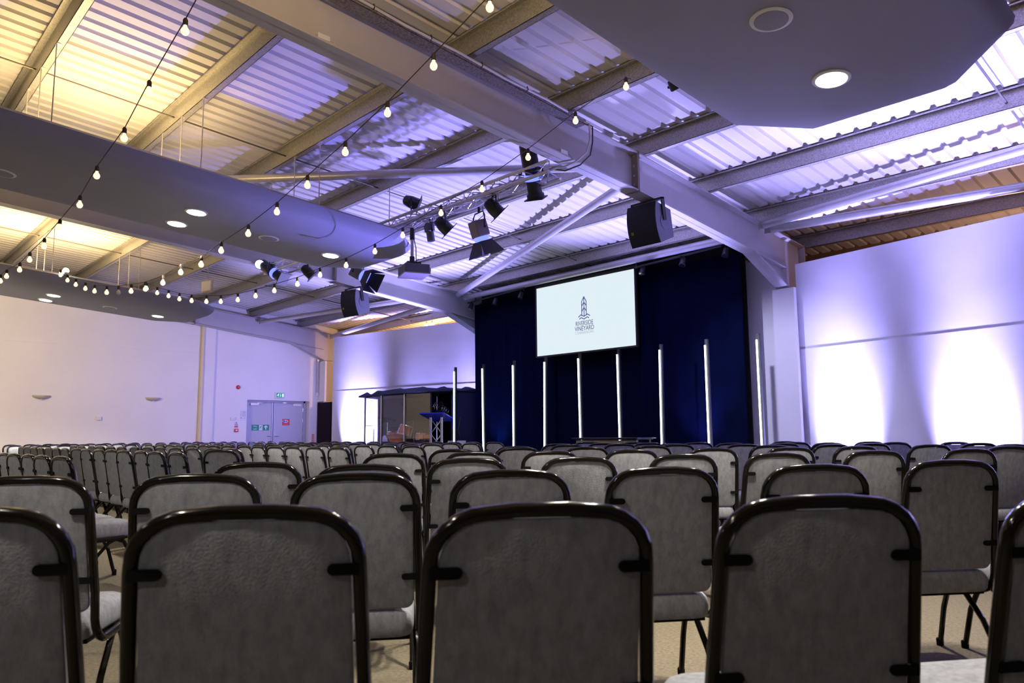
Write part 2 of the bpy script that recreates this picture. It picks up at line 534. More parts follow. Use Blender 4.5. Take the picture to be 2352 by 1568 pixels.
# ------------------------------------------------------------------ portal frames
def frame(x, label, clabel, casing):
    """I-section rafter with splice plate and haunch, at plane x (centre)"""
    hw, tf, tw = 0.1, 0.016, 0.006
    root = thing('steel_rafter', label, 'beam', (x, 0, 0), 0, 'steel portal frames')
    Y0, Y1 = YB + 0.1, 11.25
    top = lambda y: zr(y)
    bot = lambda y: zr(y) - 0.48 if y <= 7.0 else (3.89 - (y - 7.0) * 0.1095 if y <= 9.69 else 3.596 - (y - 9.69) * 0.42)
    ys = [Y0, 7.0, 9.69, 10.68]
    b = MB()
    yt = [Y0, 7.0, Y1]
    for i in range(2):        # top flange
        a, c = yt[i], yt[i + 1]
        b.hexa([(-hw, a, top(a) - tf), (hw, a, top(a) - tf), (hw, c, top(c) - tf), (-hw, c, top(c) - tf)],
               [(-hw, a, top(a)), (hw, a, top(a)), (hw, c, top(c)), (-hw, c, top(c))])
    for i in range(3):        # bottom flange
        a, c = ys[i], ys[i + 1]
        b.hexa([(-hw, a, bot(a)), (hw, a, bot(a)), (hw, c, bot(c)), (-hw, c, bot(c))],
               [(-hw, a, bot(a) + tf), (hw, a, bot(a) + tf), (hw, c, bot(c) + tf), (-hw, c, bot(c) + tf)])
    yw = [Y0, 7.0, 9.69, 10.68, Y1]
    bw = [bot(Y0), bot(7), bot(9.69), bot(10.68), bot(10.68)]
    for i in range(4):        # web
        a, c = yw[i], yw[i + 1]
        b.hexa([(-tw, a, bw[i]), (tw, a, bw[i]), (tw, c, bw[i + 1]), (-tw, c, bw[i + 1])],
               [(-tw, a, top(a)), (tw, a, top(a)), (tw, c, top(c)), (-tw, c, top(c))])
    # the original flange line that runs on inside the haunch
    b.hexa([(-hw * .8, 9.69, 3.60), (hw * .8, 9.69, 3.60), (hw * .8, 10.68, 3.49), (-hw * .8, 10.68, 3.49)],
           [(-hw * .8, 9.69, 3.612), (hw * .8, 9.69, 3.612), (hw * .8, 10.68, 3.502), (-hw * .8, 10.68, 3.502)])
    b.build('rafter_beam', M['rafter'], root, smooth=False)
    b = MB()
    b.box(-hw, hw, 6.985, 7.0, 3.885, 4.39)
    b.box(-hw, hw, 7.004, 7.02, 3.885, 4.39)
    b.build('splice_plate', mat('bronze_plate', (0.25, 0.21, 0.16), 0.5), root, smooth=False)
    for zz in (3.97, 4.08, 4.2, 4.32):
        for sx in (-0.055, 0.055):
            MB().lathe([(0.014, 0), (0.014, 0.016), (0.008, 0.018)], 6, (sx, 6.985, zz), (0, -1, 0)).build('bolt', M['steel'], root)
    b = MB().box(-hw, hw, 11.22, 11.25, 3.175, 3.93)
    b.build('end_plate', M['rafter'], root, smooth=False)
    # column
    c = MB()
    c.box(-hw, hw, 10.68, 10.696, 0, 3.17)
    c.box(-hw, hw, 11.204, 11.22, 0, 3.17)
    c.box(-tw, tw, 10.69, 11.21, 0, 3.17)
    col = c.build('steel_column', M['rafter'], None, smooth=False, loc=(x, 0, 0))
    tag(col, clabel, 'column', 'steel columns')
    return root
frame(-5.32, 'big grey steel rafter from the top of the photo to the right of the stage', 'grey steel column beside the right edge of the stage curtain', True)
frame(-12.36, 'grey steel rafter behind the middle hanging panel, reaching the left edge of the curtain', 'grey steel column behind the left edge of the stage curtain', True)
frame(-19.36, 'grey steel rafter running along the left wall to the far corner', 'grey steel column in the far corner by the dark door', True)
frame(1.72, 'grey steel rafter beyond the right edge of the photo', 'grey steel column beyond the right edge of the photo', True)
# plasterboard casings round the two columns in view
tag(MB().box(-5.47, -5.125, 10.60, 10.676, 0, 3.178).build('column_casing', M['flat'], smooth=False), 'white boxed casing on the column right of the curtain', 'casing')
tag(MB().box(-6.35, -5.475, 10.78, 10.84, 0, 3.72).build('column_casing', M['flat'], smooth=False), 'white panel in shade between the curtain and the boxed column', 'casing')
tag(MB().box(-19.495, -19.10, 10.62, 10.675, 1.99, 3.14).build('column_casing', M['wall'], smooth=False), 'white boxed strip above the dark maroon door', 'casing')

# purlins: Z section, spans along X
ordn = ['first', 'second', 'third', 'fourth', 'fifth', 'sixth', 'seventh', 'eighth', 'ninth', 'tenth', 'eleventh', 'twelfth', 'thirteenth', 'fourteenth', 'fifteenth', 'sixteenth', 'seventeenth', 'eighteenth', 'nineteenth', 'twentieth']
PUR = [1.47 + 1.41 * k for k in range(-3, 8)]
for i, y in enumerate(reversed(PUR)):
    z = zr(y) + 0.003
    t, fl, h = 0.005, 0.07, 0.198
    b = MB()
    x0, x1 = XW + 0.02, XR - 0.02
    b.box(x0, x1, y - t, y, z, z + h)                       # web
    b.box(x0, x1, y - fl, y, z + h - t, z + h)              # top flange towards the hall
    b.box(x0, x1, y - fl, y - fl + t, z + h - 0.022, z + h)
    b.box(x0, x1, y - t, y + fl, z, z + t)                  # bottom flange with lip
    b.box(x0, x1, y + fl - t, y + fl, z, z + 0.022)
    o = b.build('roof_purlin', M['galv'], smooth=False)
    lab = 'galvanised roof purlin, %s counted from the stage wall' % ordn[i]
    tag(o, lab, 'purlin', 'roof purlins')

# tie rods between the purlins, one line in the middle of each bay
for bx, nm in ((-1.8, 'right bay'), (-8.85, 'middle bay'), (-15.9, 'left bay')):
    for i in range(2, len(PUR) - 1):
        y0, y1 = PUR[i] - 0.03, PUR[i + 1] + 0.05
        o = MB().tube([(bx, y0, zr(y0) + 0.075), (bx, y1, zr(y1) + 0.075)], 0.011, 6).build('tie_rod', M['rod'])
        tag(o, 'thin steel tie rod in the %s of the roof, %s from the stage wall' % (nm, ordn[len(PUR) - 2 - i]), 'tie rod', 'purlin tie rods')

# bracing tubes
def brace(a, c, r, label):
    a, c = Vector(a), Vector(c)
    root = thing('bracing_tube', label, 'tube', a)
    d = (c - a).normalized()
    L = (c - a).length
    MB().tube([d * 0.1, d * (L - 0.1)], r, 20).build('tube', M['tube'], root)
    for s, off in ((1, 0.0), (-1, L)):
        p = d * off
        side = d.cross(Vector((0, 0, 1))).normalized()
        MB().obox(p + d * 0.07 * s, d * 0.07, side * 0.008, Vector((0, 0, 1)) * r * 0.9).build('end_lug', M['rafter'], root, smooth=False)
    return root
brace((-12.25, 2.2, 4.65), (-5.43, 7.05, 4.27), 0.057, 'long painted steel tube above the middle hanging panel')
brace((-12.25, 9.9, 3.97), (-5.43, 7.33, 4.24), 0.057, 'painted diagonal steel tube in front of the stage, left of the right loudspeaker')
brace((-12.25, 10.06, 3.93), (-5.43, 10.0, 3.95), 0.06, 'painted horizontal steel tube above the projection screen')
brace((-5.21, 9.80, 3.975), (1.6, 8.85, 4.09), 0.057, 'upper of the two steel tubes above the right white flat')
brace((-5.21, 9.97, 3.95), (1.6, 10.85, 3.85), 0.06, 'lower of the two steel tubes above the right white flat')
brace((-19.25, 8.7, 4.09), (-12.47, 9.65, 3.99), 0.057, 'steel tube running from the left wall rafter behind the left loudspeaker')
brace((-19.25, 10.85, 3.86), (-12.47, 10.0, 3.95), 0.06, 'steel tube above the left white flat, ending by the corner column')

# ------------------------------------------------------------------ hanging panels ("clouds")
def cloud(cx, label, spots, speakers, hangers, uplights=0):
    YA, YZ = -1.7, 5.80
    ym = 5.0
    root = thing('hanging_panel', label, 'ceiling panel', (cx, 0, 0), 0, 'hanging ceiling panels')
    dz = 1.12
    def outline(hwid, inset):
        e, ch = 0.42, 0.45
        y0, y1 = YA + inset, YZ - inset
        k = hwid
        return [(-k, y0 + ch), (-k + e, y0), (k - e, y0), (k, y0 + ch), (k, y1 - ch), (k - e, y1), (-k + e, y1), (-k, y1 - ch)]
    rings = []
    n = 7
    for i in range(n + 1):       # curved side from the flat bottom to the rim
        a = (PI / 2) * i / n
        hwid = 0.55 + 0.45 * math.sin(a)
        ins = 0.45 * (1 - math.sin(a))
        up_ = 0.24 * (1 - math.cos(a))
        rings.append([(x, y, zr(y) - dz + up_) for x, y in outline(hwid, ins)])
    rings.append([(x * 0.97, y, zr(y) - dz + 0.27) for x, y in outline(1.0, 0.02)])
    vs = [p for r_ in rings for p in r_]
    m = 8
    fs = [tuple(range(m - 1, -1, -1))]
    for i in range(len(rings) - 1):
        for j in range(m):
            fs.append((i * m + j, i * m + (j + 1) % m, (i + 1) * m + (j + 1) % m, (i + 1) * m + j))
    fs.append(tuple(range((len(rings) - 1) * m, len(rings) * m)))
    MB().add(vs, fs).build('panel_shell', M['cloud'], root, angle=0.45)
    nrm = Vector((0, 0.08, 1)).normalized()
    def disc(x, y, r, h, name, m_, par, off=0.0):
        c = Vector((x, y, zr(y) - dz - off))
        return MB().lathe([(r, 0.004), (r, -h * 0.6), (r * 0.9, -h)], 28, c, nrm).build(name, m_, par)
    for (x, y) in spots:
        f = disc(x, y, 0.125, 0.012, 'downlight', M['white_plastic'], root)
        disc(x, y, 0.10, 0.004, 'lens', M['lens'], f, 0.012)
    for (x, y) in speakers:
        f = disc(x, y, 0.125, 0.012, 'ceiling_speaker', M['white_plastic'], root)
        disc(x, y, 0.10, 0.003, 'grille', M['cloud'], f, 0.012)
    for (x, y) in hangers:
        zb = zr(y) - dz + 0.26
        zt = zr(y) + 0.01
        MB().tube([(x, y, zb), (x, y, zt)], 0.006, 6).build('hanger_rod', M['wire'], root)
        MB().box(x - 0.03, x + 0.03, y - 0.005, y + 0.03, zt - 0.012, zt + 0.0).build('hanger_clip', M['wire'], root, smooth=False)
    return root
HG = [(dx, y) for y in (0.06, 1.47, 2.88, 4.29) for dx in (-0.5, 0.15, 0.8)]
SP = [(-0.31, 3.03), (0.31, 3.03), (0.02, 4.9), (0.0, -0.9)]
SK = [(0.05, 4.02), (-0.1, 1.24)]
cloud(-8.75, 'long white hanging ceiling panel left of the main rafter, over the left block of chairs', SP, SK, HG)
cloud(-15.5, 'white hanging ceiling panel farthest left, near the left wall', SP, SK, HG)
cloud(-2.04, 'white hanging ceiling panel at the top right, its corner pointing to the stage', SP, SK, HG)
# two round lamps standing on the left panel
t = thing('bulkhead_lamp', 'pair of round glowing lamps on the rim of the left hanging panel', 'lamp', (-14.62, 3.05, 3.83))
MB().box(-0.22, 0.22, -0.03, 0.03, 0, 0.03).build('bracket', M['white_plastic'], t, smooth=False)
for dx in (-0.12, 0.12):
    MB().ball((dx, 0, 0.07), 0.05).build('bulb', M['lens'], t)

# ------------------------------------------------------------------ stage
SY0, SY1 = 9.05, 10.62
tag(MB().box(-18.2, -5.6, SY0, SY1, 0, 0.4).build('stage_platform', M['stagefloor'], smooth=False), 'low black stage platform in front of the navy curtain', 'stage')

def curtain(name, x0, x1, y, z0, ztop, seedv, label, amp=0.055, wl=0.22, m_=None):
    rnd = random.Random(seedv)
    nx, nz = int((x1 - x0) / 0.03), 14
    ph = [rnd.uniform(0, 6.28) for _ in range(6)]
    vs = []
    for k in range(nz + 1):
        t_ = k / nz
        for i in range(nx + 1):
            x = x0 + (x1 - x0) * i / nx
            z = z0 + (ztop(x) - z0) * t_
            sp = 1 + 0.5 * (1 - t_)
            d = amp * sp * (0.55 * math.sin(2 * PI * x / wl + ph[0] + 1.2 * math.sin(x * 1.1 + ph[1])) + 0.45 * math.sin(2 * PI * x / (wl * 2.3) + ph[2] + 0.5 * (1 - t_)))
            d *= 0.6 + 0.4 * math.sin(x * 0.9 + ph[3])
            vs.append((x + 0.03 * (1 - t_) * math.sin(x * 2.2 + ph[4]), y + d, z))
    fs = []
    for k in range(nz):
        for i in range(nx):
            a = k * (nx + 1) + i
            fs.append((a, a + 1, a + nx + 2, a + nx + 1))
    o = MB().add(vs, fs).build(name, m_ or M['velvet'], None, angle=1.5)
    s = o.modifiers.new('thickness', 'SOLIDIFY')
    s.thickness = 0.006
    return tag(o, label, 'curtain', None)
curtain('stage_curtain', -12.25, -9.9, 10.40, 0.402, lambda x: 3.82, 1, 'navy velvet stage curtain left of the projection screen', 0.07, 0.26)
curtain('stage_curtain', -10.05, -7.7, 10.47, 0.402, lambda x: 3.88, 2, 'dark velvet stage curtain behind the projection screen', 0.03, 0.3)
curtain('stage_curtain', -7.8, -5.86, 10.40, 0.402, lambda x: 3.82, 3, 'navy velvet stage curtain right of the projection screen', 0.06, 0.36)
tag(MB().box(-12.25, -5.9, 10.60, 10.62, 0.41, 4.17).build('black_valance', M['blackcloth'], smooth=False), 'black backing cloth showing between the curtain top and the roof', 'cloth')

# curtain rail with small spotlights
root = thing('lighting_rail', 'thin black pipe across the top left of the curtain carrying small spotlights', 'rail', (-11.2, 10.04, 3.80))
MB().tube([(-0.85, 0, 0), (0.9, 0, 0.07)], 0.018, 8).build('pipe', M['black'], root)
for x, L in ((-0.6, 0.11), (0.85, 0.13)):
    MB().tube([(x, 0, 0.02), (x, 0, L)], 0.012, 6).build('drop_pipe', M['black'], root)
root2 = thing('lighting_rail', 'thin black pipe across the top right of the curtain carrying small spotlights', 'rail', (-6.8, 10.02, 3.81))
MB().tube([(-0.8, 0, 0), (0.85, 0, 0.06)], 0.018, 8).build('pipe', M['black'], root2)
for x, L in ((-0.78, 0.11), (0.1, 0.11)):
    MB().tube([(x, 0, 0.0), (x, 0, L)], 0.012, 6).build('drop_pipe', M['black'], root2)
def mini(x, z, label):
    r_ = thing('mini_spotlight', label, 'spotlight', (x, 10.03, z - 0.045), 0, 'small spotlights above the curtain')
    MB().lathe([(0.03, -0.10), (0.045, -0.08), (0.05, 0.02), (0.055, 0.04)], 12, (0, 0, 0), (0, -0.45, -1)).build('can', M['black_gloss'], r_)
    MB().lathe([(0.042, 0), (0.042, 0.004)], 12, Vector((0, -0.45, -1)).normalized() * 0.042, (0, -0.45, -1)).build('lens', M['chrome'], r_)
    MB().tube([(0, 0, 0.0), (0, 0.01, 0.12)], 0.008, 6).build('yoke', M['black'], r_)
for x, z, l in ((-11.95, 3.74, 'small black spotlight at the left corner above the curtain'), (-11.18, 3.73, 'small black spotlight above the curtain, second from the left corner'),
                (-10.43, 3.75, 'small black spotlight just left of the screen top'), (-7.47, 3.76, 'small black spotlight just right of the screen top'),
                (-6.67, 3.77, 'small black spotlight midway right of the screen'), (-5.9, 3.78, 'small black spotlight under the rafter haunch right of the screen')):
    mini(x, z, l)

# projection screen with its slide
SX0, SX1, SZ0, SZ1, SYY = -10.11, -7.735, 2.508, 3.832, 10.15
root = thing('projection_screen', 'bright white projection screen showing a conference logo', 'screen', ((SX0 + SX1) / 2, SYY, SZ0))
hwid, hh = (SX1 - SX0) / 2, SZ1 - SZ0
b = MB()
b.box(-hwid - 0.03, hwid + 0.03, 0.0, 0.05, -0.03, 0.0)
b.box(-hwid - 0.03, hwid + 0.03, 0.0, 0.05, hh, hh + 0.06)
b.box(-hwid - 0.03, -hwid, 0.0, 0.05, 0, hh)
b.box(hwid, hwid + 0.03, 0.0, 0.05, 0, hh)
b.box(-hwid, hwid, 0.03, 0.05, 0, hh)
b.build('frame', M['black'], root, smooth=False)
MB().box(-hwid, hwid, 0.012, 0.028, 0, hh).build('picture', M['screen'], root, smooth=False)
lx = -8.895 - (SX0 + SX1) / 2
def strokes(lines, wdt, cx, z0, s, m_, nm):
    b = MB()
    for ln in lines:
        for (a, c) in zip(ln[:-1], ln[1:]):
            p, q = Vector((cx + a[0] * s, z0 + a[1] * s)), Vector((cx + c[0] * s, z0 + c[1] * s))
            d = (q - p).normalized()
            n_ = Vector((-d.y, d.x)) * wdt / 2
            p, q = p - d * wdt * 0.3, q + d * wdt * 0.3
            b.hexa([(p.x - n_.x, 0.011, p.y - n_.y), (q.x - n_.x, 0.011, q.y - n_.y), (q.x + n_.x, 0.011, q.y + n_.y), (p.x + n_.x, 0.011, p.y + n_.y)],
                   [(p.x - n_.x, 0.008, p.y - n_.y), (q.x - n_.x, 0.008, q.y - n_.y), (q.x + n_.x, 0.008, q.y + n_.y), (p.x + n_.x, 0.008, p.y + n_.y)])
    return b.build(nm, m_, root, smooth=False)
tower = [[(-.19, .05), (-.19, .95), (0, 1.25), (.19, .95), (.19, .05)], [(0, 0), (0, 1.25)], [(-.19, .66), (0, .90), (.19, .66)], [(-.19, .32), (0, .56), (.19, .32)],
         [(-.47, 0), (-.27, .12), (0, 0), (.27, .12), (.47, 0)], [(-.39, -.13), (-.25, -.06), (0, -.17), (.25, -.06), (.39, -.13)]]
strokes(tower, 0.016, lx, 3.145 - SZ0, 0.29, M['ink'], 'logo_tower')
text('logo_text', 'RIVERSIDE', 0.118, on_wall_y(lx, 0.010, 3.02 - SZ0), M['ink'], root, 0.001, sx=0.80)
text('logo_text', 'VINEYARD', 0.118, on_wall_y(lx, 0.010, 2.925 - SZ0), M['ink'], root, 0.001, sx=0.83)
text('logo_text', 'CONFERENCING', 0.066, on_wall_y(lx, 0.010, 2.848 - SZ0), M['ink_pale'], root, 0.001, sx=0.90)
for sx in (-0.9, 0.9):
    MB().tube([(sx, 0.03, hh + 0.04), (sx, -0.075, hh + 0.085)], 0.006, 6).build('hanging_cable', M['black'], root)

# LED tubes on black poles
tl = ['leftmost, before the drum booth', 'at the left edge of the navy curtain', 'second on the curtain from its left edge', 'below the left edge of the screen',
      'below the left half of the screen', 'below the right half of the screen', 'just right of the screen', 'near the right edge of the curtain', 'rightmost, in front of the white casing']
for i, x in enumerate((-11.96, -11.08, -10.2, -9.37, -8.555, -7.70, -6.86, -6.045, -5.215)):
    lean = (0.0, 0.03, 0.0, -0.03, 0.02, 0.01, -0.02, 0.0, 0.0)[i]
    zb = 0.4 if i < 8 else 0.0
    t = thing('light_tube', 'white glowing light tube on a black pole, ' + tl[i], 'light tube', (x, 9.6, zb), 0, 'vertical light tubes along the stage')
    top = 2.40 - zb
    MB().obox((lean / 2 + 0.012, 0.022, top / 2 + 0.01), (0.022, 0, 0), (0, 0.02, 0), (-lean / 2, 0, top / 2 - 0.01)).build('pole', M['black'], t, smooth=False)
    MB().tube([(lean, -0.012, 0.12), (0, -0.012, top - 0.09)], 0.012, 12).build('tube', M['led'], t)
    MB().box(-0.11, 0.12, -0.10, 0.14, 0, 0.012).build('base_plate', M['black'], t, smooth=False)

# low table in front of the curtain
t = thing('side_table', 'low dark topped table with a tan apron on the stage before the curtain', 'table', (-7.61, 9.3, 0.4))
MB().box(-0.67, 0.67, -0.22, 0.25, 0.545, 0.562).build('table_top', M['tabletop'], t, smooth=False)
MB().box(-0.61, 0.61, -0.17, -0.15, 0.44, 0.52).build('apron', M['tan'], t, smooth=False)
MB().box(-0.63, 0.63, -0.2, 0.22, 0.53, 0.545).build('tray', M['black'], t, smooth=False)
for sx in (-0.58, 0.58):
    for sy in (-0.13, 0.18):
        MB().box(sx - 0.02, sx + 0.02, sy - 0.02, sy + 0.02, 0, 0.532).build('leg', M['black'], t, smooth=False)

# ------------------------------------------------------------------ drum booth
P1, P2, P3, P4, P5 = (-15.72, 9.86), (-14.88, 9.78), (-13.92, 9.76), (-13.1, 9.86), (-12.5, 10.12)
BZ0, BZ1 = 0.4, 1.95
root = thing('drum_booth', 'drum booth of clear panels with a padded black roof, left of the curtain', 'drum booth', (-14.0, 10.0, 0.4))
def rel(p):
    return Vector((p[0] + 14.0, p[1] - 10.0, 0))
def panel(a, c, t_, z0, z1, nm, m_, par=root):
    a, c = rel(a), rel(c)
    d = (c - a).normalized()
    n_ = Vector((-d.y, d.x, 0)) * t_ / 2
    return MB().hexa([a - n_ + Vector((0, 0, z0)), c - n_ + Vector((0, 0, z0)), c + n_ + Vector((0, 0, z0)), a + n_ + Vector((0, 0, z0))],
                     [a - n_ + Vector((0, 0, z1)), c - n_ + Vector((0, 0, z1)), c + n_ + Vector((0, 0, z1)), a + n_ + Vector((0, 0, z1))]).build(nm, m_, par, smooth=False)
BH = BZ1 - BZ0
for a, c in ((P1, P2), (P2, P3), (P3, P4)):
    panel(a, c, 0.008, 0.0, BH, 'clear_panel', M['acrylic'])
for p in (P1, P2, P3):
    q = rel(p)
    MB().box(q.x - 0.018, q.x + 0.018, q.y - 0.03, q.y + 0.0, 0, BH).build('panel_post', M['alu'], root, smooth=False)
panel(P4, (-14.55, 11.12), 0.03, 0.0, BH, 'padded_wall', M['foam'])
panel((-12.62, 10.06), P5, 0.06, 0.0, BH - 0.02, 'padded_wall', M['foam'])
panel(P5, (-12.5, 10.95), 0.06, 0.0, BH - 0.02, 'padded_wall', M['foam'])
panel((-16.52, 10.74), (-16.33, 10.77), 0.03, 0.0, BH, 'padded_wall', M['maroon'])
panel((-16.32, 10.77), (-15.58, 10.93), 0.03, 0.0, BH, 'back_cloth', M['tealcloth'])
panel((-15.57, 10.93), (-14.58, 11.12), 0.03, 0.0, BH, 'back_cloth', M['olive'])
panel((-14.5, 11.12), (-12.55, 10.98), 0.03, 0.0, BH, 'padded_wall', M['foam'])
# lumpy padded roof
rp = [(-15.95, 9.8), (-15.0, 9.62), (-13.9, 9.58), (-12.95, 9.66), (-12.42, 9.98), (-12.53, 11.0), (-14.6, 11.17), (-16.6, 10.80)]
rnd = random.Random(4)
b = MB()
n = 26
top, bottom = [], []
per = []
for i in range(len(rp)):
    a, c = rel(rp[i]), rel(rp[(i + 1) % len(rp)])
    for k in range(8):
        per.append(a.lerp(c, k / 8))
bump_ = [0.05 + 0.035 * math.sin(i * 0.9) + rnd.uniform(-.012, .012) for i in range(len(per))]
m_ = len(per)
cen = sum(per, Vector()) / m_
vs = [(p.x, p.y, BH) for p in per] + [(p.x * 1.005, p.y, BH + h_ * .6) for p, h_ in zip(per, bump_)] + [(cen.x + (p.x - cen.x) * .9, cen.y + (p.y - cen.y) * .9, BH + .03 + h_) for p, h_ in zip(per, bump_)]
fs = [tuple(range(m_ - 1, -1, -1)), tuple(range(2 * m_, 3 * m_))]
for i in range(2):
    for j in range(m_):
        fs.append((i * m_ + j, i * m_ + (j + 1) % m_, (i + 1) * m_ + (j + 1) % m_, (i + 1) * m_ + j))
b.add(vs, fs).build('padded_roof', M['foam'], root, angle=1.2)
panel((-15.6, 9.98), (-14.9, 9.92), 0.10, 0.0, 0.48, 'low_pad', M['foam'])
panel((-14.85, 9.92), (-13.2, 9.96), 0.10, 0.0, 0.46, 'low_pad', M['foam'])

# drum kit inside
t = thing('drum_kit', 'amber drum kit with cymbal stands behind the clear booth panels', 'drum kit', (-14.85, 10.38, 0.4))
def drum(c, r, h, ax, nm):
    ax = Vector(ax).normalized()
    c = Vector(c)
    s = MB().lathe([(r, 0), (r, h)], 24, c, ax).build(nm, M['drumwood'], t)
    for hz in (0.0, h):
        MB().lathe([(r * 1.03, -0.012), (r * 1.03, 0.012)], 24, c + ax * hz, ax).build('hoop', M['chrome'], s)
    MB().lathe([(r * 0.98, 0), (r * 0.98, 0.014)], 24, c + ax * h, ax).build('drum_head', M['drumhead'], s)
    u = ax.orthogonal().normalized()
    v_ = ax.cross(u)
    for k in range(8):
        q = c + (u * math.cos(k * PI / 4) + v_ * math.sin(k * PI / 4)) * r * 1.03
        MB().tube([q, q + ax * h], 0.008, 6).build('lug', M['chrome'], s)
    return s
drum((-0.5, -0.2, 0.325), 0.29, 0.4, (0.25, 1, 0), 'bass_drum')
drum((0.0, 0.0, 0.62), 0.16, 0.22, (0.1, 0.35, 1), 'rack_tom')
drum((0.62, 0.15, 0.50), 0.2, 0.14, (0, 0.1, 1), 'snare_drum')
drum((-0.62, 0.2, 0.35), 0.19, 0.36, (0, 0, 1), 'floor_tom')
for (x, y, h, tilt) in ((-0.62, -0.05, 1.05, 0.3), (0.55, -0.1, 1.0, -0.2), (0.95, 0.2, 0.72, 0.1), (-1.0, -0.2, 0.78, 0.0)):
    s = MB().tube([(x, y, 0.02), (x, y, h)], 0.012, 8).build('cymbal_stand', M['chrome'], t)
    for k in range(3):
        a = k * 2 * PI / 3
        MB().tube([(x, y, 0.25), (x + 0.22 * math.cos(a), y + 0.22 * math.sin(a), 0.0)], 0.009, 6).build('stand_leg', M['chrome'], s)
    if h > 0.9:
        MB().lathe([(0.2, 0.0), (0.08, 0.02), (0.03, 0.045)], 24, (x, y, h - 0.05), (tilt, -.15, 1)).build('cymbal', M['brass'], s)
MB().tube([(-1.2, -0.3, 0.86), (0.2, -0.25, 0.83)], 0.008, 6).build('boom_arm', M['black'], t)

# electric fan in the dark opening
t = thing('electric_fan', 'round wire electric fan in the dark opening of the drum booth', 'fan', (-13.38, 10.42, 0.4))
MB().lathe([(0.17, 0), (0.17, 0.02), (0.03, 0.04)], 20).build('base', M['black_gloss'], t)
MB().tube([(0, 0, 0.03), (0, 0, 1.12)], 0.015, 8).build('stem', M['black_gloss'], t)
fc, fa = Vector((0, -0.06, 1.22)), Vector((0.5, -1, 0.12)).normalized()
MB().lathe([(0.055, -0.02), (0.06, 0.06), (0.03, 0.12)], 14, fc - fa * 0.1, -fa).build('motor', M['rose'], t)
b = MB()
fu = fa.orthogonal().normalized()
fv = fa.cross(fu)
for rr_, oo in ((0.2, 0.0), (0.15, 0.03), (0.1, 0.04), (0.05, 0.045)):
    b.tube([fc + fa * oo + (fu * math.cos(k * PI / 12) + fv * math.sin(k * PI / 12)) * rr_ for k in range(24)], 0.004, 5, closed=True)
for k in range(18):
    d = fu * math.cos(k * PI / 9) + fv * math.sin(k * PI / 9)
    b.tube([fc + fa * 0.045 + d * 0.04, fc + fa * 0.03 + d * 0.15, fc + d * 0.2, fc - fa * 0.06 + d * 0.1], 0.002, 4)
b.build('cage', M['chrome'], t)
for k in range(3):
    d = fu * math.cos(k * 2 * PI / 3) + fv * math.sin(k * 2 * PI / 3)
    e = fa.cross(d)
    MB().obox(fc - fa * 0.02 + d * 0.09, d * 0.07, e * 0.05 + fa * 0.015, fa * 0.002).build('blade', M['cabinet'], t, smooth=False)

# lectern on a truss column
t = thing('lectern', 'blue lit lectern on a silver truss column beside the drum booth', 'lectern', (-12.30, 9.45, 0.4), R(20))
ch = [(-0.13, -0.08), (0.13, -0.08), (0.0, 0.15)]
for x, y in ch:
    MB().tube([(x, y, 0.02), (x, y, 0.98)], 0.025, 10).build('leg', M['alu'], t)
b = MB()
for i in range(3):
    a, c = ch[i], ch[(i + 1) % 3]
    for k in range(3):
        z0 = 0.05 + k * 0.3
        b.tube([(a[0], a[1], z0), (c[0], c[1], z0 + 0.3)], 0.008, 6)
        b.tube([(c[0], c[1], z0), (a[0], a[1], z0 + 0.3)], 0.008, 6)
b.build('lattice', M['alu'], t)
MB().hexa([(-0.30, -0.26, 1.055), (0.30, -0.26, 1.055), (0.30, 0.26, 0.90), (-0.30, 0.26, 0.90)],
          [(-0.30, -0.26, 1.075), (0.30, -0.26, 1.075), (0.30, 0.26, 0.92), (-0.30, 0.26, 0.92)]).build('reading_board', M['lectern_blue'], t, smooth=False)
MB().box(-0.19, 0.19, -0.14, 0.2, 0, 0.025).build('base', M['black'], t, smooth=False)

# white cabinet against the flat by the curtain
t = thing('cabinet', 'small white cabinet between the drum booth and the navy curtain', 'cabinet', (-12.22, 9.72, 0.4))
MB().box(-0.14, 0.12, 0.03, 0.3, 0, 0.5).build('body', M['white_plastic'], t, smooth=False)
MB().box(-0.13, -0.012, 0.012, 0.03, 0.02, 0.48).build('door', M['white_plastic'], t, smooth=False)
MB().box(-0.006, 0.11, 0.012, 0.03, 0.02, 0.48).build('door', M['white_plastic'], t, smooth=False)
t = MB().tube([(-12.36, 10.1, 0.95), (-12.33, 10.0, 1.12), (-12.3, 10.02, 1.3), (-12.36, 10.08, 1.38)], 0.008, 6).build('cable', M['cord'])
tag(t, 'short black cable looping on the right side of the drum booth', 'cable')

# ------------------------------------------------------------------ left wall
def on_wall(b, nm, m_, par=None, **k):
    return b.build(nm, m_, par, **k)
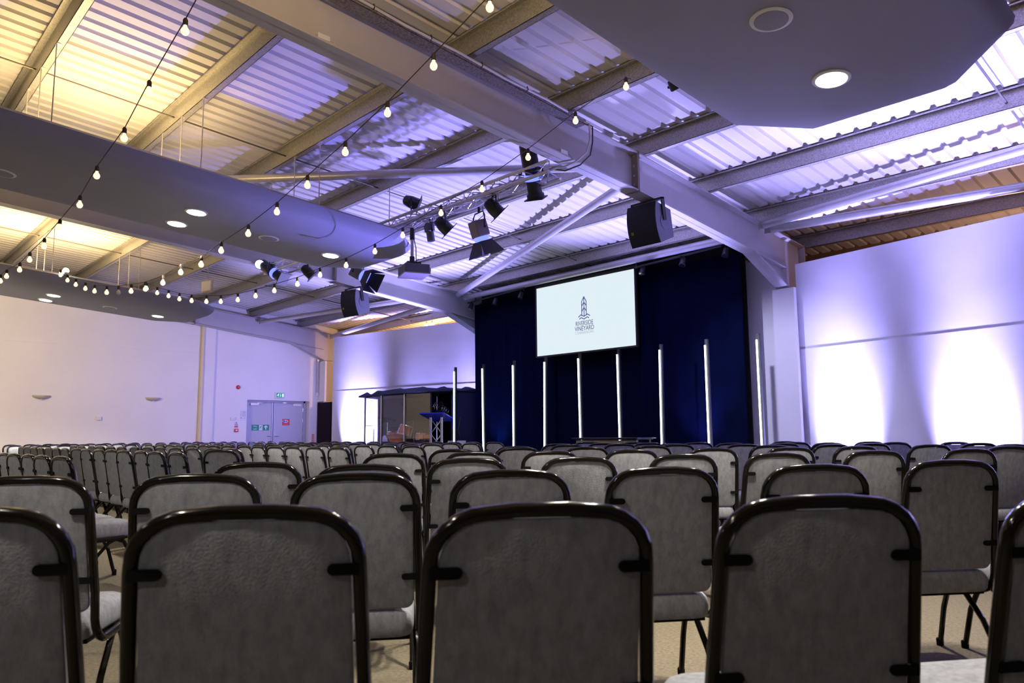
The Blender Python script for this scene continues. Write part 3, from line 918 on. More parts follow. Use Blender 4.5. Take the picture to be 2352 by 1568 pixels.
# double door
XD = XW - 0.16
t = thing('double_door', 'grey double fire door recessed in the left wall', 'door', (XD, 0, 0))
b = MB()
b.box(-0.02, 0.05, D0, D0 + 0.05, 0, DH)
b.box(-0.02, 0.05, D1 - 0.12, D1 - 0.06, 0, DH)
b.box(-0.02, 0.05, D0, D1, DH - 0.05, DH)
b.build('door_frame', M['doorframe'], t, smooth=False)
MB().box(-0.02, 0.02, D1 - 0.06, D1, 0, DH).build('side_panel', M['doorframe'], t, smooth=False)
ymid = 9.36
for (a, c, s) in ((D0 + 0.055, ymid - 0.004, 1), (ymid + 0.004, D1 - 0.125, -1)):
    lf = MB().box(-0.02, 0.025, a, c, 0.01, DH - 0.055).build('door_leaf', M['door'], t, smooth=False)
    hy = c - 0.06 if s == 1 else a + 0.06
    MB().box(0.025, 0.034, hy - 0.022, hy + 0.022, 0.92, 1.16).build('handle_plate', M['steel'], lf, smooth=False)
    MB().tube([(0.034, hy, 1.03), (0.075, hy, 1.03), (0.078, hy - 0.11 * s, 1.03)], 0.010, 8).build('lever_handle', M['steel'], lf)
    ky = a + 0.08 if s == 1 else c - 0.08
    MB().box(0.025, 0.075, min(ky, ky + 0.24 * s), max(ky, ky + 0.24 * s), 1.86, 1.92).build('door_closer', M['white_plastic'], lf, smooth=False)
    MB().tube([(0.06, ky + 0.2 * s, 1.925), (0.11, ky + 0.42 * s, 1.935), (0.06, ky + 0.55 * s, 1.945)], 0.008, 6).build('closer_arm', M['steel'], lf)
MB().box(0.025, 0.05, ymid - 0.05, ymid - 0.02, 0.01, DH - 0.06).build('meeting_strip', M['steel'], t, smooth=False)
MB().box(0.025, 0.045, ymid + 0.012, ymid + 0.035, 0.01, DH - 0.06).build('lock_rod', M['steel'], t, smooth=False)
for zz in (0.5, 1.1, 1.45, 1.75):
    MB().tube([(0.03, D1 - 0.125, zz - 0.05), (0.03, D1 - 0.125, zz + 0.05)], 0.012, 8).build('hinge', M['steel'], t)

def running_man(par, x, y, z, s, m_):
    b = MB()
    def bar(a, c, wd):
        p, q = Vector((0, y + a[0] * s, z + a[1] * s)), Vector((0, y + c[0] * s, z + c[1] * s))
        d = (q - p).normalized()
        n_ = Vector((0, -d.z, d.y)) * wd * s / 2
        b.hexa([(x, p.y - n_.y, p.z - n_.z), (x, q.y - n_.y, q.z - n_.z), (x, q.y + n_.y, q.z + n_.z), (x, p.y + n_.y, p.z + n_.z)],
               [(x + 0.002, p.y - n_.y, p.z - n_.z), (x + 0.002, q.y - n_.y, q.z - n_.z), (x + 0.002, q.y + n_.y, q.z + n_.z), (x + 0.002, p.y + n_.y, p.z + n_.z)])
    bar((-.05, .05), (.05, .25), .16)
    bar((-.05, .05), (.12, -.12), .09); bar((.12, -.12), (.06, -.38), .08)
    bar((-.05, .05), (-.2, -.12), .09); bar((-.2, -.12), (-.4, -.14), .08)
    bar((.05, .25), (.24, .12), .07); bar((.05, .25), (-.16, .2), .07); bar((-.16, .2), (-.24, .05), .06)
    b.lathe([(.075 * s, 0), (.075 * s, 0.002)], 10, (x, y + .12 * s, z + .38 * s), (1, 0, 0))
    return b.build('running_figure', m_, par, smooth=False)

t = thing('exit_sign', 'green fire exit sticker with running figure and arrow on the left door leaf', 'sign', (XD + 0.026, 9.0, 1.26))
MB().box(0, 0.003, -0.25, 0.25, -0.078, 0.078).build('plate', M['green'], t, smooth=False)
MB().box(0.003, 0.0045, -0.035, 0.06, -0.07, 0.07).build('white_field', M['white'], t, smooth=False)
running_man(t, 0.0046, 0.012, 0.0, 0.13, M['green'])
text('sign_text', 'Fire', 0.062, on_wall_x(0.004, -0.15, 0.032), M['white'], t, 0.0008)
text('sign_text', 'exit', 0.062, on_wall_x(0.004, -0.15, -0.035), M['white'], t, 0.0008)
b = MB()
b.box(0.003, 0.0045, 0.142, 0.168, -0.055, 0.03)
b.extrude([(0.003, 0.10, 0.015), (0.003, 0.155, 0.062), (0.003, 0.21, 0.015), (0.003, 0.19, 0.0), (0.003, 0.155, 0.03), (0.003, 0.12, 0.0)], (0.0015, 0, 0))
b.build('arrow', M['white'], t, smooth=False)

t = thing('notice', 'red square notice with a blue and white emblem on the right door leaf', 'notice', (XD + 0.026, 9.74, 1.41))
MB().box(0, 0.003, -0.11, 0.11, -0.088, 0.088).build('plate', M['red'], t, smooth=False)
b = MB()
b.extrude([(0.003, -0.10 + 0.085 + 0.085 * math.cos(k * PI / 8), 0.022 + 0.04 * math.sin(k * PI / 8)) for k in range(16)], (0.0012, 0, 0))
b.build('emblem_field', M['white'], t, smooth=False)
b = MB()
b.extrude([(0.0042, -0.055 + 0.03 * math.cos(k * PI / 8), 0.022 + 0.03 * math.sin(k * PI / 8)) for k in range(16)], (0.0012, 0, 0))
b.box(0.0042, 0.0054, -0.02, 0.045, 0.006, 0.036)
b.build('emblem', M['blueink'], t, smooth=False)
MB().box(0.003, 0.0042, -0.095, 0.07, -0.062, -0.05).build('text_line', M['orange'], t, smooth=False)

t = thing('exit_light', 'green illuminated running figure exit sign box above the double door', 'sign', (XW, 9.46, 2.145))
MB().box(0, 0.05, -0.14, 0.14, -0.085, 0.085).build('box', M['white_plastic'], t, smooth=False, bevel=0.006)
MB().box(0.05, 0.053, -0.115, 0.115, -0.062, 0.062).build('plate', M['greenlit'], t, smooth=False)
running_man(t, 0.0531, -0.055, 0.0, 0.11, M['whitelit'])
b = MB()
b.box(0.053, 0.0545, 0.005, 0.018, -0.015, 0.045)
b.extrude([(0.053, -0.008, -0.012), (0.053, 0.0115, -0.04), (0.053, 0.031, -0.012)], (0.0015, 0, 0))
b.box(0.053, 0.0545, 0.055, 0.10, -0.045, 0.045)
b.build('arrow_and_door', M['whitelit'], t, smooth=False)

t = thing('fire_alarm', 'round red fire alarm sounder high on the left wall beside the door', 'alarm', (XW, 8.28, 2.325))
MB().lathe([(0.055, 0), (0.055, 0.03), (0.048, 0.06), (0.03, 0.075)], 20, (0, 0, 0), (1, 0, 0)).build('body', M['red'], t)
MB().lathe([(0.06, 0), (0.06, 0.012)], 20, (0, 0, 0), (1, 0, 0)).build('base', M['white_plastic'], t)

t = thing('fire_call_point', 'red fire alarm call point under a small notice left of the door', 'call point', (XW, 8.27, 1.2))
MB().box(0, 0.035, -0.05, 0.05, -0.055, 0.03).build('box', M['red'], t, smooth=False, bevel=0.006)
MB().box(0.035, 0.038, -0.022, 0.022, -0.03, 0.008).build('glass', M['white'], t, smooth=False)
MB().box(0, 0.004, -0.055, 0.055, 0.06, 0.21).build('notice_plate', M['paper'], t, smooth=False)
MB().box(0.004, 0.005, -0.05, 0.05, 0.065, 0.10).build('red_band', M['red'], t, smooth=False)
b = MB()
b.box(0.004, 0.005, -0.012, 0.012, 0.17, 0.20)
for k in range(4):
    b.box(0.004, 0.005, -0.045, 0.045, 0.112 + k * 0.014, 0.118 + k * 0.014)
b.build('printed_lines', M['dark_print'], t, smooth=False)

t = thing('wall_notice', 'white paper notice with grey lines on the wall left of the door', 'notice', (XW, 8.45, 1.58))
MB().box(0, 0.003, -0.085, 0.085, -0.14, 0.14).build('sheet', M['paper'], t, smooth=False)
b = MB()
for k in range(5):
    b.box(0.003, 0.004, -0.03, 0.075, 0.10 - k * 0.03, 0.107 - k * 0.03)
    b.box(0.003, 0.004, -0.07, -0.055, 0.098 - k * 0.03, 0.109 - k * 0.03)
b.box(0.003, 0.004, -0.065, -0.035, -0.075, -0.055)
b.box(0.003, 0.004, 0.02, 0.035, -0.078, -0.062)
b.box(0.003, 0.004, 0.06, 0.07, -0.078, -0.066)
b.build('printed_lines', M['dark_print'], t, smooth=False)

t = thing('thermostat', 'small white box on the wall above the fire call point', 'thermostat', (XW, 8.165, 1.495))
MB().box(0, 0.035, -0.05, 0.05, -0.04, 0.04).build('box', M['white_plastic'], t, smooth=False, bevel=0.006)
MB().lathe([(0.018, 0), (0.014, 0.012)], 12, (0.035, 0.01, 0.0), (1, 0, 0)).build('dial', M['paper'], t)
t = thing('wall_sensor', 'small white square box on the left wall between the two sconces', 'sensor', (XW, 4.97, 1.48))
MB().box(0, 0.04, -0.05, 0.05, -0.045, 0.045).build('box', M['white_plastic'], t, smooth=False, bevel=0.006)
MB().box(0.04, 0.042, -0.035, 0.035, -0.03, 0.03).build('face', M['paper'], t, smooth=False)

t = thing('extinguisher_sign', 'small orange vertical sign strip on the wall right of the door', 'sign', (XW, 10.51, 0.95))
MB().box(0, 0.003, -0.036, 0.036, -0.12, 0.12).build('plate', M['orange'], t, smooth=False)
b = MB()
for k in range(6):
    b.box(0.003, 0.004, -0.025, 0.025, -0.1 + k * 0.035, -0.088 + k * 0.035)
b.build('printed_lines', M['white'], t, smooth=False)

def sconce(y, z, label):
    t = thing('wall_sconce', label, 'wall light', (XW, y, z), 0, 'plaster wall sconces')
    vs, fs = [], []
    n, m = 16, 6
    for j in range(m + 1):
        a = j / m * PI / 2
        rr_, zz = 0.17 * math.sin(a) + 0.005, -0.085 * math.cos(a)
        for i in range(n + 1):
            q = PI * i / n - PI / 2
            vs.append((rr_ * 0.75 * math.cos(q), rr_ * math.sin(q), zz))
    for j in range(m):
        for i in range(n):
            k = j * (n + 1) + i
            fs.append((k, k + 1, k + n + 2, k + n + 1))
    o = MB().add(vs, fs).build('bowl', M['sconce'], t, angle=1.2)
    s = o.modifiers.new('thickness', 'SOLIDIFY')
    s.thickness = 0.008
    MB().box(0, 0.012, -0.06, 0.06, -0.075, 0.0).build('back_plate', M['sconce'], t, smooth=False)
    MB().box(0.0, 0.045, -0.03, 0.03, -0.096, -0.082).build('foot', M['white_plastic'], t, smooth=False)
sconce(3.775, 1.985, 'beige half bowl wall sconce nearest the left edge of the photo')
sconce(6.155, 1.995, 'beige half bowl wall sconce nearer to the cream pipe')

t = thing('wall_pipe', 'cream vertical pipe boxing on the left wall under the far hanging panel', 'pipe', (XW, 7.30, 0))
MB().tube([(0.05, 0, 0), (0.05, 0, 3.95)], 0.045, 14).build('pipe', M['cream_pipe'], t)
for zz in (0.8, 2.0, 3.2):
    MB().box(0, 0.06, -0.05, 0.05, zz, zz + 0.02).build('clip', M['cream_pipe'], t, smooth=False)
t = thing('conduit', 'grey vertical conduit ending in a small box beside the corner column', 'conduit', (-19.43, 10.57, 0))
MB().box(-0.025, 0.025, -0.02, 0.02, 2.25, 3.2).build('channel', M['tube'], t, smooth=False)
MB().box(-0.04, 0.04, -0.03, 0.02, 2.15, 2.25).build('junction_box', M['white_plastic'], t, smooth=False)

# dark leaf in the corner
t = thing('folding_door', 'dark maroon door leaf standing in the far corner next to the left flat', 'door', (-19.26, 10.63, 0))
MB().box(-0.2, 0.56, -0.02, 0.025, 0.01, 1.96).build('leaf', M['maroon'], t, smooth=False)
MB().box(-0.2, -0.17, -0.025, 0.03, 0.0, 1.97).build('edge_strip', M['black'], t, smooth=False)

# ------------------------------------------------------------------ loudspeakers
def speaker(loc, rz, tilt, label):
    t = thing('loudspeaker', label, 'loudspeaker', loc, rz, 'hanging loudspeakers')
    Rm = Matrix.Rotation(tilt, 4, 'X')
    def tr(b):
        b.v = [tuple(Rm @ Vector(p)) for p in b.v]
        return b
    wd, h = 0.21, 0.25
    b = MB()
    nf = 8
    loop = []
    for i in range(nf + 1):      # bowed front, seen from the side
        z = -h + 2 * h * i / nf
        loop.append((-wd, -0.17 + 0.05 * (z / h) ** 2, z))
    loop += [(-wd, 0.16, h * 0.62), (-wd, 0.16, -h * 0.72)]
    tr(b.extrude(loop, (2 * wd, 0, 0))).build('cabinet', M['cabinet'], t, angle=0.5)
    g = MB()
    vs, fs = [], []
    for i in range(nf + 1):
        z = -h + 2 * h * i / nf
        y = -0.178 + 0.05 * (z / h) ** 2
        vs += [(-wd - 0.002, y, z), (wd + 0.002, y, z), (-wd - 0.002, y + 0.01, z), (wd + 0.002, y + 0.01, z)]
    for i in range(nf):
        a, c = i * 4, i * 4 + 4
        fs += [(a, a + 1, c + 1, c), (a + 2, c + 2, c + 3, a + 3), (a, c, c + 2, a + 2), (a + 1, a + 3, c + 3, c + 1)]
    fs += [(0, 2, 3, 1), (nf * 4, nf * 4 + 1, nf * 4 + 3, nf * 4 + 2)]
    gg = tr(g.add(vs, fs)).build('grille', M['grille'], t, angle=0.5)
    bd = MB()
    for (x0, x1, z0, z1) in ((-.155, -.150, -.10, -.065), (-.135, -.130, -.10, -.065), (-.155, -.13, -.10, -.095), (-.155, -.13, -.07, -.065)):
        bd.box(x0, x1, -0.186, -0.172, z0, z1)
    tr(bd).build('badge', M['yellow'], gg, smooth=False)
    b = MB()
    b.box(-wd - 0.02, wd + 0.02, -0.03, 0.03, h + 0.03, h + 0.05)
    b.box(-wd - 0.02, -wd - 0.008, -0.03, 0.03, 0.02, h + 0.05)
    b.box(wd + 0.008, wd + 0.02, -0.03, 0.03, 0.02, h + 0.05)
    tr(b).build('yoke_bracket', M['black'], t, smooth=False)
    dsk = MB().lathe([(0.1, 0), (0.1, 0.006)], 24, (wd, 0.02, 0.0), (1, 0, 0))
    tr(dsk).build('pivot_plate', M['cabinet'], t)
    return t
speaker((-5.32, 7.33, 3.55), R(0), R(9), 'black loudspeaker under the main rafter right of the screen')
speaker((-12.30, 7.45, 3.535), R(8), R(9), 'black loudspeaker hanging below the end of the middle hanging panel')

# ------------------------------------------------------------------ lighting truss
t = thing('lighting_truss', 'silver lattice lighting truss hanging between the two rafters above the chairs', 'truss', (0, 0, 0))
CH = [(5.60, 3.955), (5.62, 3.845), (5.80, 3.80), (5.80, 3.945)]
XA, XB = -12.3, -5.38
for y, z in CH:
    MB().tube([(XA, y, z), (XB, y, z)], 0.02, 10).build('chord', M['alu'], t)
b = MB()
n = 34
for i in range(n):
    x0, x1 = XA + (XB - XA) * i / n, XA + (XB - XA) * (i + 1) / n
    for k in range(4):
        a, c = CH[k], CH[(k + 1) % 4]
        if i % 2:
            a, c = c, a
        b.tube([(x0, a[0], a[1]), (x1, c[0], c[1])], 0.007, 5)
b.build('lattice', M['alu'], t)
for x in (-5.45, -8.55, -12.2):
    MB().tube([(x, 5.70, 3.95), (x, 5.70, zr(5.7) + 0.02 if x == -8.55 else 4.0)], 0.006, 6).build('hanging_wire', M['wire'], t)
b = MB()
rnd = random.Random(9)
for k in range(7):
    y, z = 5.64 + rnd.uniform(-.03, .12), 3.87 + rnd.uniform(-.06, .02)
    b.tube([(XA + 3.2 + i * 0.22, y + rnd.uniform(-.03, .03), z + rnd.uniform(-.035, .03)) for i in range(17)], 0.006, 5)
o = b.build('cable_bundle', M['pvc'], t)

def fixture(nm, label, loc, aim, kind, hang=0.12):
    """hung theatre lights; aim = direction the lens faces"""
    t = thing(nm, label, 'stage light', loc, 0, 'stage lights on the truss')
    d = Vector(aim).normalized()
    side = d.cross(Vector((0, 0, 1)))
    side = side.normalized() if side.length > 0.1 else Vector((1, 0, 0))
    upv = side.cross(d)
    if kind == 'par':
        r, L = 0.085, 0.2
        MB().lathe([(r * 0.45, -L * .55), (r * 0.75, -L * .45), (r * 0.95, -L * 0.1), (r, 0.0), (r, L * .5), (r * 1.12, L * .5), (r * 1.12, L * .56)], 18, (0, 0, 0), d).build('can', M['black_gloss'], t)
        MB().lathe([(r * .9, 0), (r * .9, 0.004)], 18, d * L * 0.5, d).build('lens', M['cabinet'], t)
        MB().obox(d * L * 0.56, side * r * 1.3, upv * r * 1.3, d * 0.004).build('colour_frame', M['black'], t, smooth=False)
    elif kind == 'profile':
        r, L = 0.095, 0.62
        MB().lathe([(r * .6, -L * .55), (r, -L * .5), (r, -L * .05), (r * .8, -L * .03), (r * .8, L * .12)], 18, (0, 0, 0), d).build('barrel', M['black_gloss'], t)
        MB().lathe([(r * .95, L * .02), (r * 1.05, L * .12), (r * .8, L * .14)], 18, (0, 0, 0), d).build('blue_collar', M['blue_glow'], t)
        MB().lathe([(r * .85, L * .13), (r * .85, L * .36), (r * 1.05, L * .38), (r * 1.05, L * .46)], 18, (0, 0, 0), d).build('lens_tube', M['black'], t)
        MB().obox(d * L * 0.46, side * r * 1.15, upv * r * 1.15, d * 0.006).build('colour_frame', M['black'], t, smooth=False)
    elif kind == 'fresnel':
        r, L = 0.10, 0.2
        MB().obox((0, 0, 0), side * 0.085, upv * 0.085, d * 0.10).build('housing', mat('taupe_housing', (0.20, 0.17, 0.18), 0.5), t, smooth=False, bevel=0.012)
        MB().lathe([(r * 0.9, 0.10), (r * 0.9, 0.15)], 18, (0, 0, 0), d).build('lens_ring', M['blue_glow'], t)
        for (u_, v_) in ((side, upv), (upv, side), (-side, upv), (-upv, side)):
            c0, c1 = d * 0.155 + u_ * 0.08, d * 0.33 + u_ * 0.17
            MB().add([c0 - v_ * 0.085, c0 + v_ * 0.085, c1 + v_ * 0.15, c1 - v_ * 0.15,
                      c0 - v_ * 0.085 + u_ * .004, c0 + v_ * 0.085 + u_ * .004, c1 + v_ * 0.15 + u_ * .004, c1 - v_ * 0.15 + u_ * .004],
                     [(0, 1, 2, 3), (7, 6, 5, 4), (0, 4, 5, 1), (1, 5, 6, 2), (2, 6, 7, 3), (3, 7, 4, 0)]).build('barn_door', M['black'], t, smooth=False)
    elif kind == 'can':
        r, L = 0.06, 0.24
        MB().lathe([(r * .8, -L * .5), (r * 1.15, -L * .35), (r * 1.15, -L * .05), (r * .85, 0), (r * .85, L * .5)], 18, (0, 0, 0), d).build('can', M['cabinet'], t)
        MB().lathe([(r * .75, 0), (r * .75, 0.004)], 18, d * L * 0.5, d).build('lens', M['black_gloss'], t)
    elif kind == 'flat':
        r, L = 0.11, 0.10
        MB().lathe([(r * .6, -L * .6), (r * .95, -L * .45), (r, L * .4), (r * .96, L * .5)], 22, (0, 0, 0), d).build('can', M['black'], t)
        MB().lathe([(r * .35, 0), (r * .35, 0.004)], 14, -d * L * 0.6 - d * 0.004, d).build('red_display', M['red'], t)
        MB().lathe([(r * .9, 0), (r * .9, 0.004)], 22, d * L * 0.5, d).build('lens', M['cabinet'], t)
    # yoke
    rr_ = 0.125 if kind != 'can' else 0.08
    H = Vector((0, 0, 1)) * (hang if hang else 0.12)
    a, c = side * rr_, -side * rr_
    q = Vector((0, 0, 0.05 if hang > 0 else -0.05))
    MB().tube([a, a + H * 0.75, a * 0.7 + H, c * 0.7 + H, c + H * 0.75, c], 0.009, 6).build('yoke', M['black'], t)
    for sgn in (1, -1):
        MB().lathe([(0.014, 0), (0.014, 0.025)], 8, side * rr_ * sgn, side * sgn).build('yoke_knob', M['black'], t)
    MB().tube([H, H * 1.35], 0.016, 8).build('clamp', M['black'], t)
    MB().tube([H * 1.2 + side * .03, H * 1.25 + side * .09, H * .7 + side * .1, -d * 0.1 + side * .02], 0.005, 5).build('lamp_cable', M['cord'], t)
    return t
fixture('par_can', 'black par can standing above the truss at its visible left end', (-8.03, 5.70, 4.145), (0.55, 0.75, -0.35), 'par', -0.13)
fixture('downlight_can', 'small dark cylinder light under the truss beside the projector pole', (-7.66, 5.74, 3.66), (0.05, 0.15, -1), 'can', 0.13)
fixture('par_can', 'black par can under the truss, left of the barn door light', (-7.36, 5.72, 3.69), (0.35, 0.75, -0.75), 'par', 0.13)
fixture('par_can', 'black par can under the truss, right of the barn door light', (-6.40, 5.72, 3.70), (0.35, 0.75, -0.75), 'par', 0.13)
fixture('fresnel_light', 'stage light with open black barn doors hanging lowest from the truss', (-6.68, 5.74, 3.50), (0.05, 0.35, -1), 'fresnel', 0.2)
fixture('profile_light', 'long black profile spotlight at the right end of the truss by the rafter', (-5.72, 5.70, 3.93), (-0.22, 0.45, -0.95), 'profile', 0.05)
o = fixture('flat_par_light', 'round black flat par light under the purlin beside the right hanging panel', (-3.72, 5.66, 4.27), (0.1, 0.5, -0.8), 'flat', 0.14)
o['group'] = 'roof stage lights'
fixture('barn_door_light', 'blue glowing stage light with white lit flaps left under the middle hanging panel', (-11.95, 5.62, 3.82), (0.75, 0.25, -0.5), 'profile', 0.13)
fixture('par_can', 'black par can with blue rim partly behind the middle hanging panel edge', (-10.92, 5.72, 3.68), (0.35, 0.75, -0.75), 'par', 0.13)
fixture('fresnel_light', 'barn door stage light just under the end tip of the middle hanging panel', (-9.55, 5.83, 3.44), (0.75, 0.3, -0.45), 'fresnel', 0.36)
t = thing('barn_flap', 'small black flap with a white lit face left of the blue stage light', 'stage light', (-12.16, 5.5, 3.97))
MB().lathe([(0.02, 0), (0.085, 0.10), (0.088, 0.105)], 14, (-0.06, 0, 0.02), (0.8, -0.4, -0.25)).build('shade', M['black'], t)
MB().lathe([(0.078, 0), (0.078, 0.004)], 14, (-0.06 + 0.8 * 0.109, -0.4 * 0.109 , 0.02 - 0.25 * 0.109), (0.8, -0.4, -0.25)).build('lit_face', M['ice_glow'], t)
MB().tube([(-0.05, 0, 0.02), (0.12, 0, -0.03)], 0.008, 6).build('arm', M['black'], t)

# projector on its pole
t = thing('projector', 'grey projector hanging on a steel pole from the truss in front of the stage', 'projector', (-8.04, 5.73, -0.09))
MB().tube([(0, 0, 3.44), (0, 0, 3.90)], 0.022, 12).build('pole', M['alu'], t)
for z0, z1 in ((3.72, 3.88), (3.40, 3.49)):
    MB().tube([(0, 0, z0), (0, 0, z1)], 0.034, 12).build('collar', M['black_gloss'], t)
b = MB()
b.obox((0, 0, 3.385), (0.12, -0.05, 0), (0.03, 0.09, 0), (0, 0, 0.012))
b.build('mount_plate', M['black'], t, smooth=False)
ax_, ay_ = Vector((0.93, -0.36, 0)), Vector((0.36, 0.93, 0))
MB().obox((0, 0.03, 3.30), ax_ * 0.20, ay_ * 0.17, (0, 0, 0.062)).build('body', M['cabinet'], t, smooth=False, bevel=0.012)
MB().obox((0, 0.03, 3.236), ax_ * 0.205, ay_ * 0.175, (0, 0, 0.008)).build('bottom_tray', mat('pale_tray', (0.4, 0.36, 0.36), 0.5), t, smooth=False)
MB().lathe([(0.045, 0), (0.045, 0.03), (0.038, 0.032)], 16, Vector((0, 0.03, 3.30)) + ay_ * 0.17 + ax_ * 0.08, ay_).build('lens', M['black_gloss'], t)
MB().obox(Vector((0, 0.03, 3.30)) - ax_ * 0.2, ax_ * 0.004, ay_ * 0.14, (0, 0, 0.045)).build('vent', M['black'], t, smooth=False)
MB().tube([(0.03, 0, 3.75), (0.07, 0.01, 3.6), (0.05, 0.03, 3.45), (0.06, 0.05, 3.36)], 0.006, 6).build('cable', M['cord'], t)

# hanging white square unit
t = thing('access_point', 'white square unit hanging on wires under the left roof bay', 'access point', (-15.1, 5.70, 0))
zt = zr(5.7)
MB().obox((0, 0, 4.06), (0.14, 0.04, 0), (-0.01, 0.03, 0), (0.0, 0, 0.105)).build('box', M['white_plastic'], t, smooth=False, bevel=0.01)
MB().obox((0, 0, 4.06), (0.165, 0.047, 0), (-0.003, 0.01, 0), (0.0, 0, 0.125)).build('frame', M['sconce'], t, smooth=False)
for dx in (-0.03, 0.07):
    MB().tube([(dx, 0, 4.15), (0.02, 0, zt)], 0.005, 5).build('wire', M['wire'], t)

# cable tray and cables along the main rafter
t = thing('cable_tray', 'perforated cable tray fixed along the upper right side of the main rafter', 'cable tray', (0, 0, 0))
b = MB()
x0, x1 = -5.222, -5.08
for (a, c) in ((-3.0, 5.9),):
    b.hexa([(x0, a, zr(a) - 0.105), (x1, a, zr(a) - 0.105), (x1, c, zr(c) - 0.105), (x0, c, zr(c) - 0.105)],
           [(x0, a, zr(a) - 0.10), (x1, a, zr(a) - 0.10), (x1, c, zr(c) - 0.10), (x0, c, zr(c) - 0.10)])
    for xx in (x0, x1 - 0.004):
        b.hexa([(xx, a, zr(a) - 0.105), (xx + 0.004, a, zr(a) - 0.105), (xx + 0.004, c, zr(c) - 0.105), (xx, c, zr(c) - 0.105)],
               [(xx, a, zr(a) - 0.05), (xx + 0.004, a, zr(a) - 0.05), (xx + 0.004, c, zr(c) - 0.05), (xx, c, zr(c) - 0.05)])
b.build('tray', mat('perforated_steel', (0.23, 0.21, 0.21), 0.5, metal=0.4, noise=0.5, scale=55), t, smooth=False)
for i in range(10):
    y = 0.2 + i * 0.6
    MB().tube([(x1 + 0.004, y, zr(y) - 0.09), (x1 + 0.025, y, zr(y) - 0.08), (x1 + 0.01, y, zr(y) - 0.04)], 0.006, 5).build('cable_tie', M['cord'], t)
MB().tube([(x1 + 0.012, -2.8 + i * 0.3, zr(-2.8 + i * 0.3) - 0.075 + 0.008 * math.sin(i * 1.7)) for i in range(29)], 0.012, 6).build('cable', M['pvc'], t)
MB().tube([(-5.1, 5.85, 4.38), (-5.06, 5.93, 4.36), (-5.08, 5.96, 4.2), (-5.10, 5.92, 4.05), (-5.2, 5.86, 3.96), (-5.36, 5.84, 3.94), (-5.5, 5.78, 3.97)], 0.012, 6).build('cable', M['pvc'], t)
MB().tube([(-5.1, 5.88, 4.37), (-5.05, 5.97, 4.34), (-5.07, 5.99, 4.18), (-5.09, 5.97, 4.03), (-5.22, 5.95, 3.95), (-5.4, 5.9, 3.92), (-5.52, 5.8, 3.95)], 0.009, 6).build('cable', M['cord'], t)
def box_on_flange(y, label, cat):
    t = thing('junction_box', label, cat, (-5.25, y, zr(y) - 0.462))
    MB().box(-0.03, 0.03, -0.055, 0.055, 0, 0.045).build('box', M['white_plastic'], t, smooth=False, bevel=0.004)
    MB().tube([(0.0, 0.055, 0.03), (0.015, 0.10, 0.02), (0.03, 0.11, -0.03)], 0.005, 5).build('cable', M['pvc'], t)
box_on_flange(2.83, 'small white junction box on the main rafter flange, near the photo top', 'junction box')
box_on_flange(5.70, 'small white junction box on the main rafter near the truss end', 'junction box')

# coil of cable and red tape on the right purlin
t = thing('cable_coil', 'coil of grey cable hooked on the roof purlin below the right hanging panel', 'cable', (-1.66, 7.09, zr(7.11)))
for k in range(4):
    rr_ = 0.075 + 0.009 * k
    MB().tube([(rr_ * math.cos(a * PI / 10), -0.012 - 0.004 * k, 0.065 + 0.6 * rr_ * math.sin(a * PI / 10)) for a in range(20)], 0.006, 5, closed=True).build('coil', M['pvc'], t)
MB().tube([(0.02, -0.02, 0.1), (0.05, -0.08, 0.17), (-0.03, -0.4, 0.13), (-0.08, -0.75, 0.06)], 0.008, 6).build('lead', M['pvc'], t)
t = MB().tube([(-2.75, 7.19, zr(7.19) + .012), (-2.62, 7.21, zr(7.2) + .004), (-2.5, 7.2, zr(7.2) - .01), (-2.38, 7.19, zr(7.2) + .008), (-2.25, 7.19, zr(7.19) + .014)], 0.012, 6, r2=0.004).build('red_tape', M['red'])
tag(t, 'strip of red tape on the purlin lip above the right flat', 'tape')
# small dark items hung behind the left flat
for (x, z, lab) in ((-15.75, 3.86, 'white globe lamp pair behind the left flat, left one'), (-15.5, 3.86, 'white globe lamp pair behind the left flat, right one')):
    t = thing('globe_lamp', lab, 'lamp', (x, 11.7, z - 0.02), 0, 'globe lamps behind the flat')
    MB().ball((0, 0, 0.03), 0.07, 14).build('globe', M['bulb'], t)
    MB().tube([(0, 0, 0.09), (0, 0, zr(11.7) - z + 0.22)], 0.008, 6).build('stem', M['black'], t)

